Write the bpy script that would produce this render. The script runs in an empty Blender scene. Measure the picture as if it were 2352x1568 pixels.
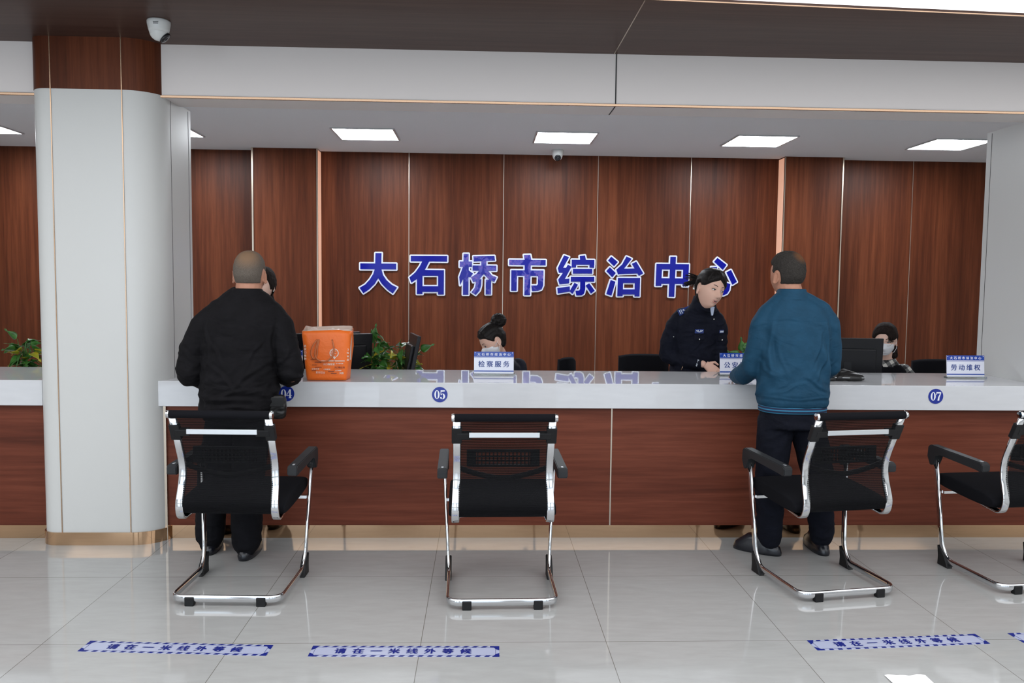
import bpy, bmesh, math, random
import numpy as np
from mathutils import Vector, Matrix, Euler, noise

PI = math.pi
scene = bpy.context.scene
C = scene.collection
random.seed(7)

# ------------------------------------------------------------------ camera
cam_data = bpy.data.cameras.new('camera')
cam_data.sensor_width = 36.0
cam_data.lens = 1869.2 / 2352 * 36.0
cam = bpy.data.objects.new('camera', cam_data)
C.objects.link(cam)
def cam_rot(p, y, r):
    cp, sp, cy, sy, cr, sr = math.cos(p), math.sin(p), math.cos(y), math.sin(y), math.cos(r), math.sin(r)
    B = Matrix(((1,0,0),(0,0,-1),(0,1,0)))
    Ry = Matrix(((cy,-sy,0),(sy,cy,0),(0,0,1)))
    Rx = Matrix(((1,0,0),(0,cp,-sp),(0,sp,cp)))
    Rz = Matrix(((cr,sr,0),(-sr,cr,0),(0,0,1)))
    M = Rz @ Rx @ B @ Ry
    rows = (M[0], -M[1], -M[2])
    return Matrix(rows).transposed()
CAM = cam_rot(0.068, 0.0372, -0.0108).to_4x4()
CAM.translation = (0.2508, -3.4146, 1.5334)
cam.matrix_world = CAM
cam_data.clip_start = 0.05
scene.camera = cam

# ------------------------------------------------------------------ world, light, exposure
world = bpy.data.worlds.new('world')
scene.world = world
world.use_nodes = True
wb = world.node_tree.nodes['Background']
wb.inputs[0].default_value = (0.75, 0.87, 1.0, 1)
wb.inputs[1].default_value = 1.0
scene.view_settings.view_transform = 'Standard'
scene.view_settings.look = 'None'
scene.view_settings.exposure = 0.13
scene.view_settings.gamma = 1.0
scene.view_settings.use_curve_mapping = False
scene.cycles.use_denoising = True
scene.cycles.max_bounces = 8
scene.cycles.diffuse_bounces = 4
scene.cycles.glossy_bounces = 4
scene.cycles.transparent_max_bounces = 12
scene.cycles.caustics_reflective = False
scene.cycles.caustics_refractive = False
scene.cycles.sample_clamp_indirect = 4.0

def area_light(name, loc, rot, sx, sy, power, color):
    l = bpy.data.lights.new(name, 'AREA')
    l.shape = 'RECTANGLE'; l.size = sx; l.size_y = sy; l.energy = power; l.color = color
    o = bpy.data.objects.new(name, l); C.objects.link(o)
    o.location = loc; o.rotation_euler = rot
    return o
# daylight through the five tall windows behind the photographer
WIN_X = [-5.2, -2.6, 0.0, 2.6, 5.2]
for wx, pw in zip(WIN_X, (47, 42, 32, 21, 14)):
    area_light('window_daylight', (wx, -8.9, 1.65), (PI/2, 0, 0), 1.9, 2.6, pw, (0.74, 0.87, 1.0))

# ------------------------------------------------------------------ materials
def mat(name, color=(0.5,0.5,0.5), rough=0.5, metal=0.0, spec=0.5, emit=None, estr=0.0, coat=0.0, sheen=0.0, alpha=None):
    m = bpy.data.materials.new(name); m.use_nodes = True
    b = m.node_tree.nodes['Principled BSDF']
    b.inputs['Base Color'].default_value = (*color, 1)
    b.inputs['Roughness'].default_value = rough
    b.inputs['Metallic'].default_value = metal
    b.inputs['Specular IOR Level'].default_value = spec
    if coat: b.inputs['Coat Weight'].default_value = coat; b.inputs['Coat Roughness'].default_value = 0.05
    if sheen: b.inputs['Sheen Weight'].default_value = sheen
    if emit: b.inputs['Emission Color'].default_value = (*emit, 1); b.inputs['Emission Strength'].default_value = estr
    return m
def nodes(m): return m.node_tree.nodes, m.node_tree.links, m.node_tree.nodes['Principled BSDF']
def tex_coord(m, scale=(1,1,1), rot=(0,0,0), kind='Object'):
    N, L, b = nodes(m)
    tc = N.new('ShaderNodeTexCoord'); mp = N.new('ShaderNodeMapping')
    mp.inputs['Scale'].default_value = scale; mp.inputs['Rotation'].default_value = rot
    L.new(tc.outputs[kind], mp.inputs[0]); return mp
def noise_tex(m, src, scale, detail=4, rough=0.5, dist=0.0):
    N, L, b = nodes(m)
    n = N.new('ShaderNodeTexNoise'); n.inputs['Scale'].default_value = scale
    n.inputs['Detail'].default_value = detail; n.inputs['Roughness'].default_value = rough
    n.inputs['Distortion'].default_value = dist
    L.new(src.outputs[0], n.inputs['Vector']); return n
def ramp(m, fac, stops):
    N, L, b = nodes(m)
    r = N.new('ShaderNodeValToRGB'); e = r.color_ramp.elements
    e[0].position = stops[0][0]; e[0].color = (*stops[0][1], 1)
    e[1].position = stops[-1][0]; e[1].color = (*stops[-1][1], 1)
    for p, c in stops[1:-1]:
        k = e.new(p); k.color = (*c, 1)
    L.new(fac, r.inputs[0]); return r
def bump(m, fac, strength=0.2, dist=0.01):
    N, L, b = nodes(m)
    k = N.new('ShaderNodeBump'); k.inputs['Strength'].default_value = strength; k.inputs['Distance'].default_value = dist
    L.new(fac, k.inputs['Height']); L.new(k.outputs[0], b.inputs['Normal']); return k
def wood(name, scale, dark, mid, light, rough=0.35, coat=0.0):
    m = mat(name, mid, rough, coat=coat, spec=0.16)
    N, L, b = nodes(m)
    big = noise_tex(m, tex_coord(m, tuple(s * 0.35 for s in scale)), 1.0, 3, 0.5, 0.3)
    fine = noise_tex(m, tex_coord(m, scale), 3.0, 8, 0.65, 0.2)
    mix = N.new('ShaderNodeMath'); mix.operation = 'MULTIPLY_ADD'
    mix.inputs[1].default_value = 0.55
    L.new(fine.outputs[0], mix.inputs[0])
    m2 = N.new('ShaderNodeMath'); m2.operation = 'MULTIPLY'; m2.inputs[1].default_value = 0.45
    L.new(big.outputs[0], m2.inputs[0]); L.new(m2.outputs[0], mix.inputs[2])
    r = ramp(m, mix.outputs[0], [(0.36, dark), (0.5, mid), (0.64, light)])
    L.new(r.outputs[0], b.inputs['Base Color'])
    bump(m, fine.outputs[0], 0.06, 0.002)
    return m
WD, WM, WL = (0.052, 0.0125, 0.0048), (0.091, 0.0235, 0.0090), (0.146, 0.0410, 0.0160)
M = {}
M['wood_v'] = wood('wood_vertical', (9, 9, 0.35), WD, WM, WL, 0.42)
M['wood_h'] = wood('wood_horizontal', (0.5, 9, 11), (0.070, 0.0185, 0.0105), (0.118, 0.031, 0.0170), (0.168, 0.047, 0.026), 0.42)
M['wood_soffit'] = wood('wood_soffit', (0.35, 11, 9), (0.048, 0.024, 0.018), (0.066, 0.035, 0.027), (0.088, 0.050, 0.039), 0.40)
M['cream'] = mat('cream_panel', (0.74, 0.69, 0.67), 0.45, spec=0.3)
M['white_lac'] = mat('white_lacquer_panel', (0.575, 0.575, 0.56), 0.34, spec=0.35)
M['paint'] = mat('ceiling_paint', (0.80, 0.81, 0.84), 0.8, spec=0.2)
M['wall_paint'] = mat('wall_paint', (0.72, 0.72, 0.70), 0.8)
M['gold'] = mat('gold_trim', (0.50, 0.34, 0.23), 0.25, 1.0)
M['champagne'] = mat('champagne_trim', (0.50, 0.42, 0.34), 0.32, 1.0)
M['bronze'] = mat('bronze_mirror_plate', (0.66, 0.42, 0.25), 0.06, 1.0)
M['groove'] = mat('dark_groove', (0.03, 0.03, 0.03), 0.6)
M['stone'] = mat('white_engineered_stone', (0.62, 0.63, 0.66), 0.018, spec=0.5)
nt = noise_tex(M['stone'], tex_coord(M['stone'], (1.2, 1.2, 6)), 6, 6)
rr = ramp(M['stone'], nt.outputs[0], [(0.3, (0.585, 0.59, 0.61)), (0.7, (0.615, 0.62, 0.64))])
M['stone'].node_tree.links.new(rr.outputs[0], nodes(M['stone'])[2].inputs['Base Color'])
def floor_mat():
    m = mat('polished_tile', (0.5,0.5,0.5), 0.06, spec=0.5)
    N, L, b = nodes(m)
    mp = tex_coord(m)
    br = N.new('ShaderNodeTexBrick')
    br.offset = 0.0; br.squash = 1.0
    br.inputs['Scale'].default_value = 1.0
    br.inputs['Brick Width'].default_value = 0.8
    br.inputs['Row Height'].default_value = 0.8
    br.inputs['Mortar Size'].default_value = 0.0016
    br.inputs['Mortar Smooth'].default_value = 0.2
    br.inputs['Color1'].default_value = (0.405, 0.404, 0.398, 1)
    br.inputs['Color2'].default_value = (0.430, 0.429, 0.422, 1)
    br.inputs['Mortar'].default_value = (0.17, 0.16, 0.145, 1)
    L.new(mp.outputs[0], br.inputs[0])
    nz = noise_tex(m, tex_coord(m, (1.5, 6, 1)), 3.5, 7, 0.6, 0.4)
    mx = N.new('ShaderNodeMix'); mx.data_type = 'RGBA'; mx.blend_type = 'MULTIPLY'
    mx.inputs['Factor'].default_value = 1.0
    r = ramp(m, nz.outputs[0], [(0.3, (0.93, 0.93, 0.92)), (0.7, (1.04, 1.04, 1.04))])
    L.new(br.outputs[0], mx.inputs[6]); L.new(r.outputs[0], mx.inputs[7])
    L.new(mx.outputs[2], b.inputs['Base Color'])
    return m
M['floor'] = floor_mat()
M['chrome'] = mat('chrome', (0.66, 0.67, 0.69), 0.08, 1.0)
M['satin'] = mat('satin_aluminium', (0.62, 0.64, 0.66), 0.35, 0.6)
M['black_plastic'] = mat('black_plastic', (0.008, 0.008, 0.009), 0.5, spec=0.3)
M['grey_plastic'] = mat('dark_grey_plastic', (0.018, 0.019, 0.021), 0.55, spec=0.3)
M['black_fabric'] = mat('black_seat_fabric', (0.007, 0.007, 0.009), 0.95, spec=0.1)
M['screen'] = mat('dark_screen', (0.012, 0.012, 0.016), 0.12)
M['monitor'] = mat('monitor_black', (0.006, 0.006, 0.0075), 0.35, spec=0.25)
M['cam_white'] = mat('camera_white', (0.62, 0.63, 0.62), 0.3)
M['lens'] = mat('lens_black', (0.01, 0.01, 0.012), 0.1)
M['white_print'] = mat('white_print', (0.78, 0.80, 0.86), 0.4)
M['blue_print'] = mat('blue_print', (0.012, 0.028, 0.27), 0.25)
M['sign_blue'] = mat('sign_blue', (0.015, 0.055, 0.33), 0.25)
M['navy_text'] = mat('navy_text', (0.02, 0.05, 0.22), 0.4)
M['acrylic_white'] = mat('white_acrylic', (0.70, 0.71, 0.80), 0.15)
M['clear'] = mat('clear_acrylic', (0.75, 0.85, 0.82), 0.05)
nodes(M['clear'])[2].inputs['Transmission Weight'].default_value = 0.85
M['letter_white'] = mat('letter_white', (0.66, 0.69, 0.80), 0.3)
M['letter_blue'] = mat('letter_blue', (0.006, 0.008, 0.22), 0.10, spec=0.14)
def film_mat():
    m = mat('letter_blue_under_torn_film', (0.006, 0.008, 0.22), 0.15, spec=0.2)
    N, L, b = nodes(m)
    n1 = noise_tex(m, tex_coord(m, (1, 1, 1)), 9, 3, 0.5, 0.6)
    n2 = noise_tex(m, tex_coord(m, (1, 1, 1)), 34, 6, 0.7, 1.5)
    film = ramp(m, n2.outputs[0], [(0.3, (0.02, 0.03, 0.30)), (0.5, (0.07, 0.07, 0.33)), (0.62, (0.16, 0.07, 0.30)), (0.75, (0.30, 0.33, 0.55))])
    mask = ramp(m, n1.outputs[0], [(0.46, (0, 0, 0)), (0.54, (1, 1, 1))])
    mx = N.new('ShaderNodeMix'); mx.data_type = 'RGBA'
    L.new(mask.outputs[0], mx.inputs['Factor'])
    mx.inputs[6].default_value = (0.006, 0.008, 0.22, 1); L.new(film.outputs[0], mx.inputs[7])
    L.new(mx.outputs[2], b.inputs['Base Color'])
    return m
M['letter_film'] = film_mat()
M['led_white'] = mat('lit_diffuser', (0.9, 0.9, 0.9), 0.5, emit=(0.90, 0.95, 1.0), estr=38.0)
M['led_warm'] = mat('warm_led_strip', (0.30, 0.2, 0.15), 0.6, emit=(1.0, 0.50, 0.33), estr=0.50)
M['lum_ceiling'] = mat('luminous_stretch_ceiling', (0.9, 0.9, 0.9), 0.5, emit=(0.97, 0.98, 1.0), estr=1.42)
def mesh_fabric():
    m = mat('black_striped_mesh', (0.006, 0.006, 0.007), 0.8, spec=0.1)
    N, L, b = nodes(m)
    out = N['Material Output']
    mp = tex_coord(m)
    sep = N.new('ShaderNodeSeparateXYZ'); L.new(mp.outputs[0], sep.inputs[0])
    mul = N.new('ShaderNodeMath'); mul.operation = 'MULTIPLY'; mul.inputs[1].default_value = 118.0
    fr = N.new('ShaderNodeMath'); fr.operation = 'FRACT'
    gt = N.new('ShaderNodeMath'); gt.operation = 'GREATER_THAN'; gt.inputs[1].default_value = 0.55
    L.new(sep.outputs[2], mul.inputs[0]); L.new(mul.outputs[0], fr.inputs[0]); L.new(fr.outputs[0], gt.inputs[0])
    tr = N.new('ShaderNodeBsdfTransparent'); mixs = N.new('ShaderNodeMixShader')
    m2 = N.new('ShaderNodeMath'); m2.operation = 'MULTIPLY_ADD'; m2.inputs[1].default_value = 0.34; m2.inputs[2].default_value = 0.08
    L.new(gt.outputs[0], m2.inputs[0]); L.new(m2.outputs[0], mixs.inputs[0])
    L.new(b.outputs[0], mixs.inputs[1]); L.new(tr.outputs[0], mixs.inputs[2])
    L.new(mixs.outputs[0], out.inputs[0])
    return m
M['mesh'] = mesh_fabric()
def cloth(name, color, rough=0.85, var=0.25, nscale=300):
    m = mat(name, color, rough, spec=0.15)
    N, L, b = nodes(m)
    n = noise_tex(m, tex_coord(m), 14, 5, 0.6, 0.3)
    lo = tuple(c * (1 - var) for c in color); hi = tuple(c * (1 + var) for c in color)
    r = ramp(m, n.outputs[0], [(0.3, lo), (0.7, hi)])
    L.new(r.outputs[0], b.inputs['Base Color'])
    n2 = noise_tex(m, tex_coord(m, (1, 1, 1.8)), 6, 3, 0.55, 0.8)
    bump(m, n2.outputs[0], 0.42, 0.025)
    return m
M['jacket_black'] = cloth('black_jacket_cloth', (0.0062, 0.0056, 0.0068))
M['trouser_black'] = cloth('black_trouser_cloth', (0.006, 0.006, 0.008))
M['jacket_teal'] = cloth('teal_jacket_cloth', (0.0105, 0.050, 0.094), 0.7, 0.12)
M['uniform'] = cloth('navy_uniform_cloth', (0.0055, 0.0065, 0.0135), 0.8, 0.2)
M['dark_suit'] = cloth('dark_suit_cloth', (0.010, 0.011, 0.018), 0.8, 0.2)
M['trouser_navy'] = cloth('navy_trouser_cloth', (0.006, 0.007, 0.013))
M['shoe'] = mat('black_shoe_leather', (0.010, 0.011, 0.016), 0.25)
M['leather'] = mat('black_leather', (0.008, 0.0075, 0.0075), 0.38, spec=0.4)
M['skin'] = mat('skin', (0.66, 0.41, 0.32), 0.5, spec=0.3)
nodes(M['skin'])[2].inputs['Subsurface Weight'].default_value = 0.08
M['skin_man'] = mat('tanned_skin', (0.42, 0.20, 0.13), 0.5, spec=0.3)
M['skin_pale'] = mat('pale_skin', (0.70, 0.46, 0.37), 0.5, spec=0.3)
M['lips'] = mat('lips', (0.44, 0.165, 0.145), 0.45)
M['mouth'] = mat('mouth_dark', (0.05, 0.015, 0.012), 0.6)
M['eye_white'] = mat('eye_white', (0.62, 0.58, 0.56), 0.2)
M['iris'] = mat('iris_dark', (0.015, 0.009, 0.007), 0.12)
M['brow'] = mat('eyebrow', (0.09, 0.045, 0.035), 0.9)
def hair_mat(name, c1, c2, scale=(60, 60, 12), rough=0.45):
    m = mat(name, c1, rough, spec=0.12)
    N, L, b = nodes(m)
    n = noise_tex(m, tex_coord(m, scale), 3.0, 6, 0.7, 0.2)
    r = ramp(m, n.outputs[0], [(0.40, c1), (0.62, c2)])
    L.new(r.outputs[0], b.inputs['Base Color'])
    bump(m, n.outputs[0], 0.25, 0.004)
    return m
M['hair_black'] = hair_mat('black_hair', (0.006, 0.005, 0.005), (0.016, 0.013, 0.012))
M['hair_brownblack'] = hair_mat('brown_black_hair', (0.009, 0.006, 0.005), (0.022, 0.014, 0.012), (60, 60, 12), 0.75)
def spot_hair(name, c1, c2, crown, crown_pos, rad):
    m = hair_mat(name, c1, c2, (190, 190, 150), 0.85)
    N, L, b = nodes(m)
    prev = b.inputs['Base Color'].links[0].from_socket
    tc = N.new('ShaderNodeTexCoord')
    ds = N.new('ShaderNodeVectorMath'); ds.operation = 'DISTANCE'
    ds.inputs[1].default_value = crown_pos
    L.new(tc.outputs['Object'], ds.inputs[0])
    r = ramp(m, ds.outputs['Value'], [(rad * 0.35, (1, 1, 1)), (rad, (0, 0, 0))])
    mx = N.new('ShaderNodeMix'); mx.data_type = 'RGBA'
    L.new(r.outputs[0], mx.inputs['Factor']); L.new(prev, mx.inputs[6]); mx.inputs[7].default_value = (*crown, 1)
    L.new(mx.outputs[2], b.inputs['Base Color'])
    return m
def stripes(name, c1, c2, freq, thr=0.5, axis=2):
    m = mat(name, c1, 0.85)
    N, L, b = nodes(m)
    sep = N.new('ShaderNodeSeparateXYZ'); L.new(tex_coord(m).outputs[0], sep.inputs[0])
    mul = N.new('ShaderNodeMath'); mul.operation = 'MULTIPLY'; mul.inputs[1].default_value = freq
    fr = N.new('ShaderNodeMath'); fr.operation = 'FRACT'
    gt = N.new('ShaderNodeMath'); gt.operation = 'GREATER_THAN'; gt.inputs[1].default_value = thr
    L.new(sep.outputs[axis], mul.inputs[0]); L.new(mul.outputs[0], fr.inputs[0]); L.new(fr.outputs[0], gt.inputs[0])
    r = ramp(m, gt.outputs[0], [(0.0, c1), (1.0, c2)])
    L.new(r.outputs[0], b.inputs['Base Color']); return m
M['sweater'] = stripes('striped_sweater', (0.012, 0.02, 0.06), (0.03, 0.20, 0.35), 62, 0.62)
def plaid():
    m = mat('plaid_shirt', (0.4, 0.4, 0.4), 0.85)
    N, L, b = nodes(m)
    mp = tex_coord(m, (1, 1, 1), (0.3, 0.5, 0.2))
    sep = N.new('ShaderNodeSeparateXYZ'); L.new(mp.outputs[0], sep.inputs[0])
    outs = []
    for ax in (0, 2):
        mul = N.new('ShaderNodeMath'); mul.operation = 'MULTIPLY'; mul.inputs[1].default_value = 17
        fr = N.new('ShaderNodeMath'); fr.operation = 'FRACT'; gt = N.new('ShaderNodeMath'); gt.operation = 'GREATER_THAN'
        gt.inputs[1].default_value = 0.5
        L.new(sep.outputs[ax], mul.inputs[0]); L.new(mul.outputs[0], fr.inputs[0]); L.new(fr.outputs[0], gt.inputs[0]); outs.append(gt)
    ad = N.new('ShaderNodeMath'); ad.operation = 'ADD'
    L.new(outs[0].outputs[0], ad.inputs[0]); L.new(outs[1].outputs[0], ad.inputs[1])
    h = N.new('ShaderNodeMath'); h.operation = 'MULTIPLY'; h.inputs[1].default_value = 0.5; L.new(ad.outputs[0], h.inputs[0])
    r = ramp(m, h.outputs[0], [(0.0, (0.55, 0.54, 0.50)), (0.5, (0.13, 0.13, 0.13)), (1.0, (0.02, 0.02, 0.022))])
    L.new(r.outputs[0], b.inputs['Base Color']); return m
M['plaid'] = plaid()
M['shirt_blue'] = mat('pale_blue_shirt', (0.42, 0.48, 0.62), 0.8)
M['white_shirt'] = mat('white_shirt', (0.7, 0.7, 0.68), 0.8)
M['mask'] = mat('white_face_mask', (0.70, 0.71, 0.74), 0.8)
M['epaulette'] = mat('blue_epaulette', (0.01, 0.03, 0.16), 0.6)
M['badge_white'] = mat('embroidery_white', (0.55, 0.60, 0.66), 0.6)
M['silver'] = mat('silver_button', (0.75, 0.75, 0.70), 0.25, 0.8)
M['orange'] = mat('orange_laminated_bag', (0.83, 0.155, 0.012), 0.45)
nz_ = noise_tex(M['orange'], tex_coord(M['orange']), 9, 4, 0.6, 0.5); bump(M['orange'], nz_.outputs[0], 0.35, 0.02)
M['bag_print'] = mat('bag_print_white', (0.75, 0.62, 0.52), 0.5)
M['bag_dark'] = mat('bag_print_dark', (0.20, 0.035, 0.01), 0.5)
M['bag_lining'] = mat('bag_lining', (0.60, 0.47, 0.40), 0.4)
M['strap'] = mat('bag_strap', (0.50, 0.14, 0.045), 0.6)
def leaf_mat(name, a, b_):
    m = mat(name, a, 0.3)
    n = noise_tex(m, tex_coord(m), 30, 3)
    r = ramp(m, n.outputs[0], [(0.35, a), (0.7, b_)])
    m.node_tree.links.new(r.outputs[0], nodes(m)[2].inputs['Base Color']); return m
M['leaf'] = leaf_mat('green_leaf', (0.018, 0.085, 0.012), (0.06, 0.19, 0.03))
M['leaf_yellow'] = leaf_mat('yellow_leaf', (0.42, 0.33, 0.02), (0.30, 0.33, 0.03))
M['red_pot'] = mat('red_pot', (0.16, 0.008, 0.012), 0.35)
M['soil'] = mat('soil', (0.03, 0.02, 0.012), 0.9)
M['desk'] = mat('desk_board', (0.45, 0.43, 0.40), 0.5)
M['paper'] = mat('patch_sheet_white', (0.85, 0.85, 0.85), 0.6)  # plain white for the sheet that stands in for the bright floor patch
M['winframe'] = mat('window_frame_aluminium', (0.5, 0.5, 0.5), 0.4)
m_ = mat('window_glass', (0.9, 0.95, 1.0), 0.02); nodes(m_)[2].inputs['Transmission Weight'].default_value = 1.0
M['glass'] = m_

# ------------------------------------------------------------------ mesh helpers
def new_obj(name, me, m=None, parent=None):
    o = bpy.data.objects.new(name, me); C.objects.link(o)
    if m is not None:
        o.data.materials.clear(); o.data.materials.append(m)
    if parent is not None: o.parent = parent
    return o
def obj(name, bm, m, parent=None, smooth=False, loc=None):
    bmesh.ops.recalc_face_normals(bm, faces=bm.faces)
    me = bpy.data.meshes.new(name); bm.to_mesh(me); bm.free()
    if smooth:
        for p in me.polygons: p.use_smooth = True
    o = new_obj(name, me, m, parent)
    if loc: o.location = loc
    return o
def smooth_by_angle(o, ang=40):
    me = o.data
    for p in me.polygons: p.use_smooth = True
    bm = bmesh.new(); bm.from_mesh(me)
    for e in bm.edges:
        if len(e.link_faces) == 2 and e.calc_face_angle(0) > math.radians(ang): e.smooth = False
    bm.to_mesh(me); bm.free(); return o
def empty(name, loc=(0,0,0), rotz=0.0):
    o = bpy.data.objects.new(name, None); C.objects.link(o); o.empty_display_size = 0.1
    o.location = loc; o.rotation_euler = (0, 0, rotz); return o
def tag(o, label, cat, group=None, kind=None):
    o['label'] = label; o['category'] = cat
    if group: o['group'] = group
    if kind: o['kind'] = kind
    return o
def struct(o): o['kind'] = 'structure'; return o
def box(bm, lo, hi, bev=0.0, mtx=None):
    r = bmesh.ops.create_cube(bm, size=1.0)
    vs = r['verts']
    c = [(a + b) / 2 for a, b in zip(lo, hi)]; s = [abs(b - a) for a, b in zip(lo, hi)]
    for v in vs: v.co = Vector((c[0] + v.co.x * s[0], c[1] + v.co.y * s[1], c[2] + v.co.z * s[2]))
    if bev > 0:
        es = list({e for v in vs for e in v.link_edges})
        g = bmesh.ops.bevel(bm, geom=es, offset=bev, segments=2, affect='EDGES', profile=0.5)
        vs = list({v for f in g['faces'] for v in f.verts} | {v for v in vs if v.is_valid})
    if mtx is not None:
        for v in vs: v.co = mtx @ v.co
    return bm
def bx(lo, hi, bev=0.0): return box(bmesh.new(), lo, hi, bev)
def prism(bm, pts, z0, z1, mtx=None):
    """closed 2D outline (x, y) pulled from z0 to z1"""
    n = len(pts)
    a = [bm.verts.new((p[0], p[1], z0)) for p in pts]; b = [bm.verts.new((p[0], p[1], z1)) for p in pts]
    bm.faces.new(a[::-1]); bm.faces.new(b)
    for i in range(n): bm.faces.new((a[i], a[(i+1) % n], b[(i+1) % n], b[i]))
    if mtx is not None:
        for v in a + b: v.co = mtx @ v.co
    return bm
def loft(bm, rings, cap=True, closed=False):
    vr = [[bm.verts.new(p) for p in r] for r in rings]
    n = len(rings[0]); k = len(vr)
    for i in range(k if closed else k - 1):
        A, B = vr[i], vr[(i + 1) % k]
        for j in range(n): bm.faces.new((A[j], A[(j+1) % n], B[(j+1) % n], B[j]))
    if cap and not closed: bm.faces.new(vr[0][::-1]); bm.faces.new(vr[-1])
    return bm
def lathe(bm, prof, n=24, mtx=None):
    rings = [[Vector((max(r, 1e-5) * math.cos(2*PI*j/n), max(r, 1e-5) * math.sin(2*PI*j/n), z)) for j in range(n)] for r, z in prof]
    if mtx is not None: rings = [[mtx @ p for p in r] for r in rings]
    return loft(bm, rings)
def fillet(pts, rad, seg=6):
    """round the corners of a polyline"""
    P = [Vector(p) for p in pts]; out = [P[0]]
    for i in range(1, len(P) - 1):
        r = rad[i] if isinstance(rad, (list, tuple)) else rad
        a = (P[i-1] - P[i]); b = (P[i+1] - P[i])
        d = min(r, a.length * 0.49, b.length * 0.49)
        p0 = P[i] + a.normalized() * d; p1 = P[i] + b.normalized() * d
        for s in range(seg + 1):
            t = s / seg
            out.append(p0 * (1-t)**2 + P[i] * 2*t*(1-t) + p1 * t*t)
    out.append(P[-1]); return out
def sweep(bm, pts, w, h, nrm, n=12, power=2.0, radii=None):
    """tube of elliptical section: w along the transported normal, h across it"""
    P = [Vector(p) for p in pts]; nrm = Vector(nrm).normalized(); rings = []; pt = None
    for i, p in enumerate(P):
        t = (P[min(i+1, len(P)-1)] - P[max(i-1, 0)]).normalized()
        if pt is not None: nrm = pt.rotation_difference(t) @ nrm
        nrm = (nrm - t * nrm.dot(t)).normalized(); pt = t
        bi = t.cross(nrm); s = radii[i] if radii else 1.0
        ring = []
        for j in range(n):
            a = 2*PI*j/n; ca, sa = math.cos(a), math.sin(a)
            x = math.copysign(abs(ca)**(2/power), ca); y = math.copysign(abs(sa)**(2/power), sa)
            ring.append(p + nrm * x * w * s + bi * y * h * s)
        rings.append(ring)
    return loft(bm, rings)
def ball(bm, c, r, mtx=None, seg=16):
    g = bmesh.ops.create_uvsphere(bm, u_segments=seg, v_segments=max(6, seg//2), radius=1.0)
    rr = r if isinstance(r, (tuple, list)) else (r, r, r)
    for v in g['verts']:
        v.co = Vector((v.co.x * rr[0], v.co.y * rr[1], v.co.z * rr[2]))
        if mtx is not None: v.co = mtx @ v.co
        v.co += Vector(c)
    return bm
def limb(bm, pts, rads, n=16):
    """chain of tapering rounded segments, ellipse radii allowed as (a, b)"""
    P = [Vector(p) for p in pts]
    for p, r in zip(P, rads):
        ball(bm, p, (r, r, r), seg=n)
    for i in range(len(P) - 1):
        t = (P[i+1] - P[i])
        if t.length < 1e-6: continue
        q = Vector((0,0,1)).rotation_difference(t.normalized()).to_matrix()
        rings = []
        for k in range(5):
            f = k / 4; c = P[i].lerp(P[i+1], f); r = rads[i] * (1-f) + rads[i+1] * f
            rings.append([c + q @ Vector((r*math.cos(2*PI*j/n), r*math.sin(2*PI*j/n), 0)) for j in range(n)])
        loft(bm, rings)
    return bm
def ering(c, a, b, n=32, power=2.3, rot=0.0, tilt=0.0):
    out = []
    for j in range(n):
        t = 2*PI*j/n; ct, st = math.cos(t), math.sin(t)
        x = math.copysign(abs(ct)**(2/power), ct) * a; y = math.copysign(abs(st)**(2/power), st) * b
        X = x*math.cos(rot) - y*math.sin(rot); Y = x*math.sin(rot) + y*math.cos(rot)
        out.append(Vector((c[0] + X, c[1] + Y, c[2] + tilt * X)))
    return out
def torso(bm, secs, rot=0.0):
    """sections (x, y, z, half width, half depth)"""
    # interpolate smoothly
    S = np.array(secs, float); K = []
    for i in range(len(S) - 1):
        p0, p1, p2, p3 = S[max(i-1,0)], S[i], S[i+1], S[min(i+2, len(S)-1)]
        for s in range(4):
            t = s / 4
            K.append(0.5*((2*p1) + (-p0+p2)*t + (2*p0-5*p1+4*p2-p3)*t*t + (-p0+3*p1-3*p2+p3)*t**3))
    K.append(S[-1])
    return loft(bm, [ering(k[:3], max(k[3], .01), max(k[4], .01), rot=rot) for k in K])
def remesh(name, bm, voxel, smooth=3, wrinkle=None, cut=None):
    bmesh.ops.recalc_face_normals(bm, faces=bm.faces)
    me = bpy.data.meshes.new(name + '_raw'); bm.to_mesh(me); bm.free()
    o = bpy.data.objects.new('tmp', me); C.objects.link(o)
    md = o.modifiers.new('r', 'REMESH'); md.mode = 'VOXEL'; md.voxel_size = voxel; md.adaptivity = 0.0
    if smooth:
        sm = o.modifiers.new('s', 'SMOOTH'); sm.factor = 0.5; sm.iterations = smooth
    dg = bpy.context.evaluated_depsgraph_get()
    out = bpy.data.meshes.new_from_object(o.evaluated_get(dg))
    bpy.data.objects.remove(o); bpy.data.meshes.remove(me)
    out.name = name
    if wrinkle:
        n = len(out.vertices)
        co = np.empty(n*3, np.float32); out.vertices.foreach_get('co', co); co = co.reshape(-1, 3)
        no = np.empty(n*3, np.float32); out.vertices.foreach_get('normal', no); no = no.reshape(-1, 3)
        d = np.array([wrinkle(Vector(c)) for c in co.tolist()], np.float32)
        co += no * d[:, None]
        out.vertices.foreach_set('co', co.reshape(-1)); out.update()
    out.polygons.foreach_set('use_smooth', [True] * len(out.polygons))
    return out
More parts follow.
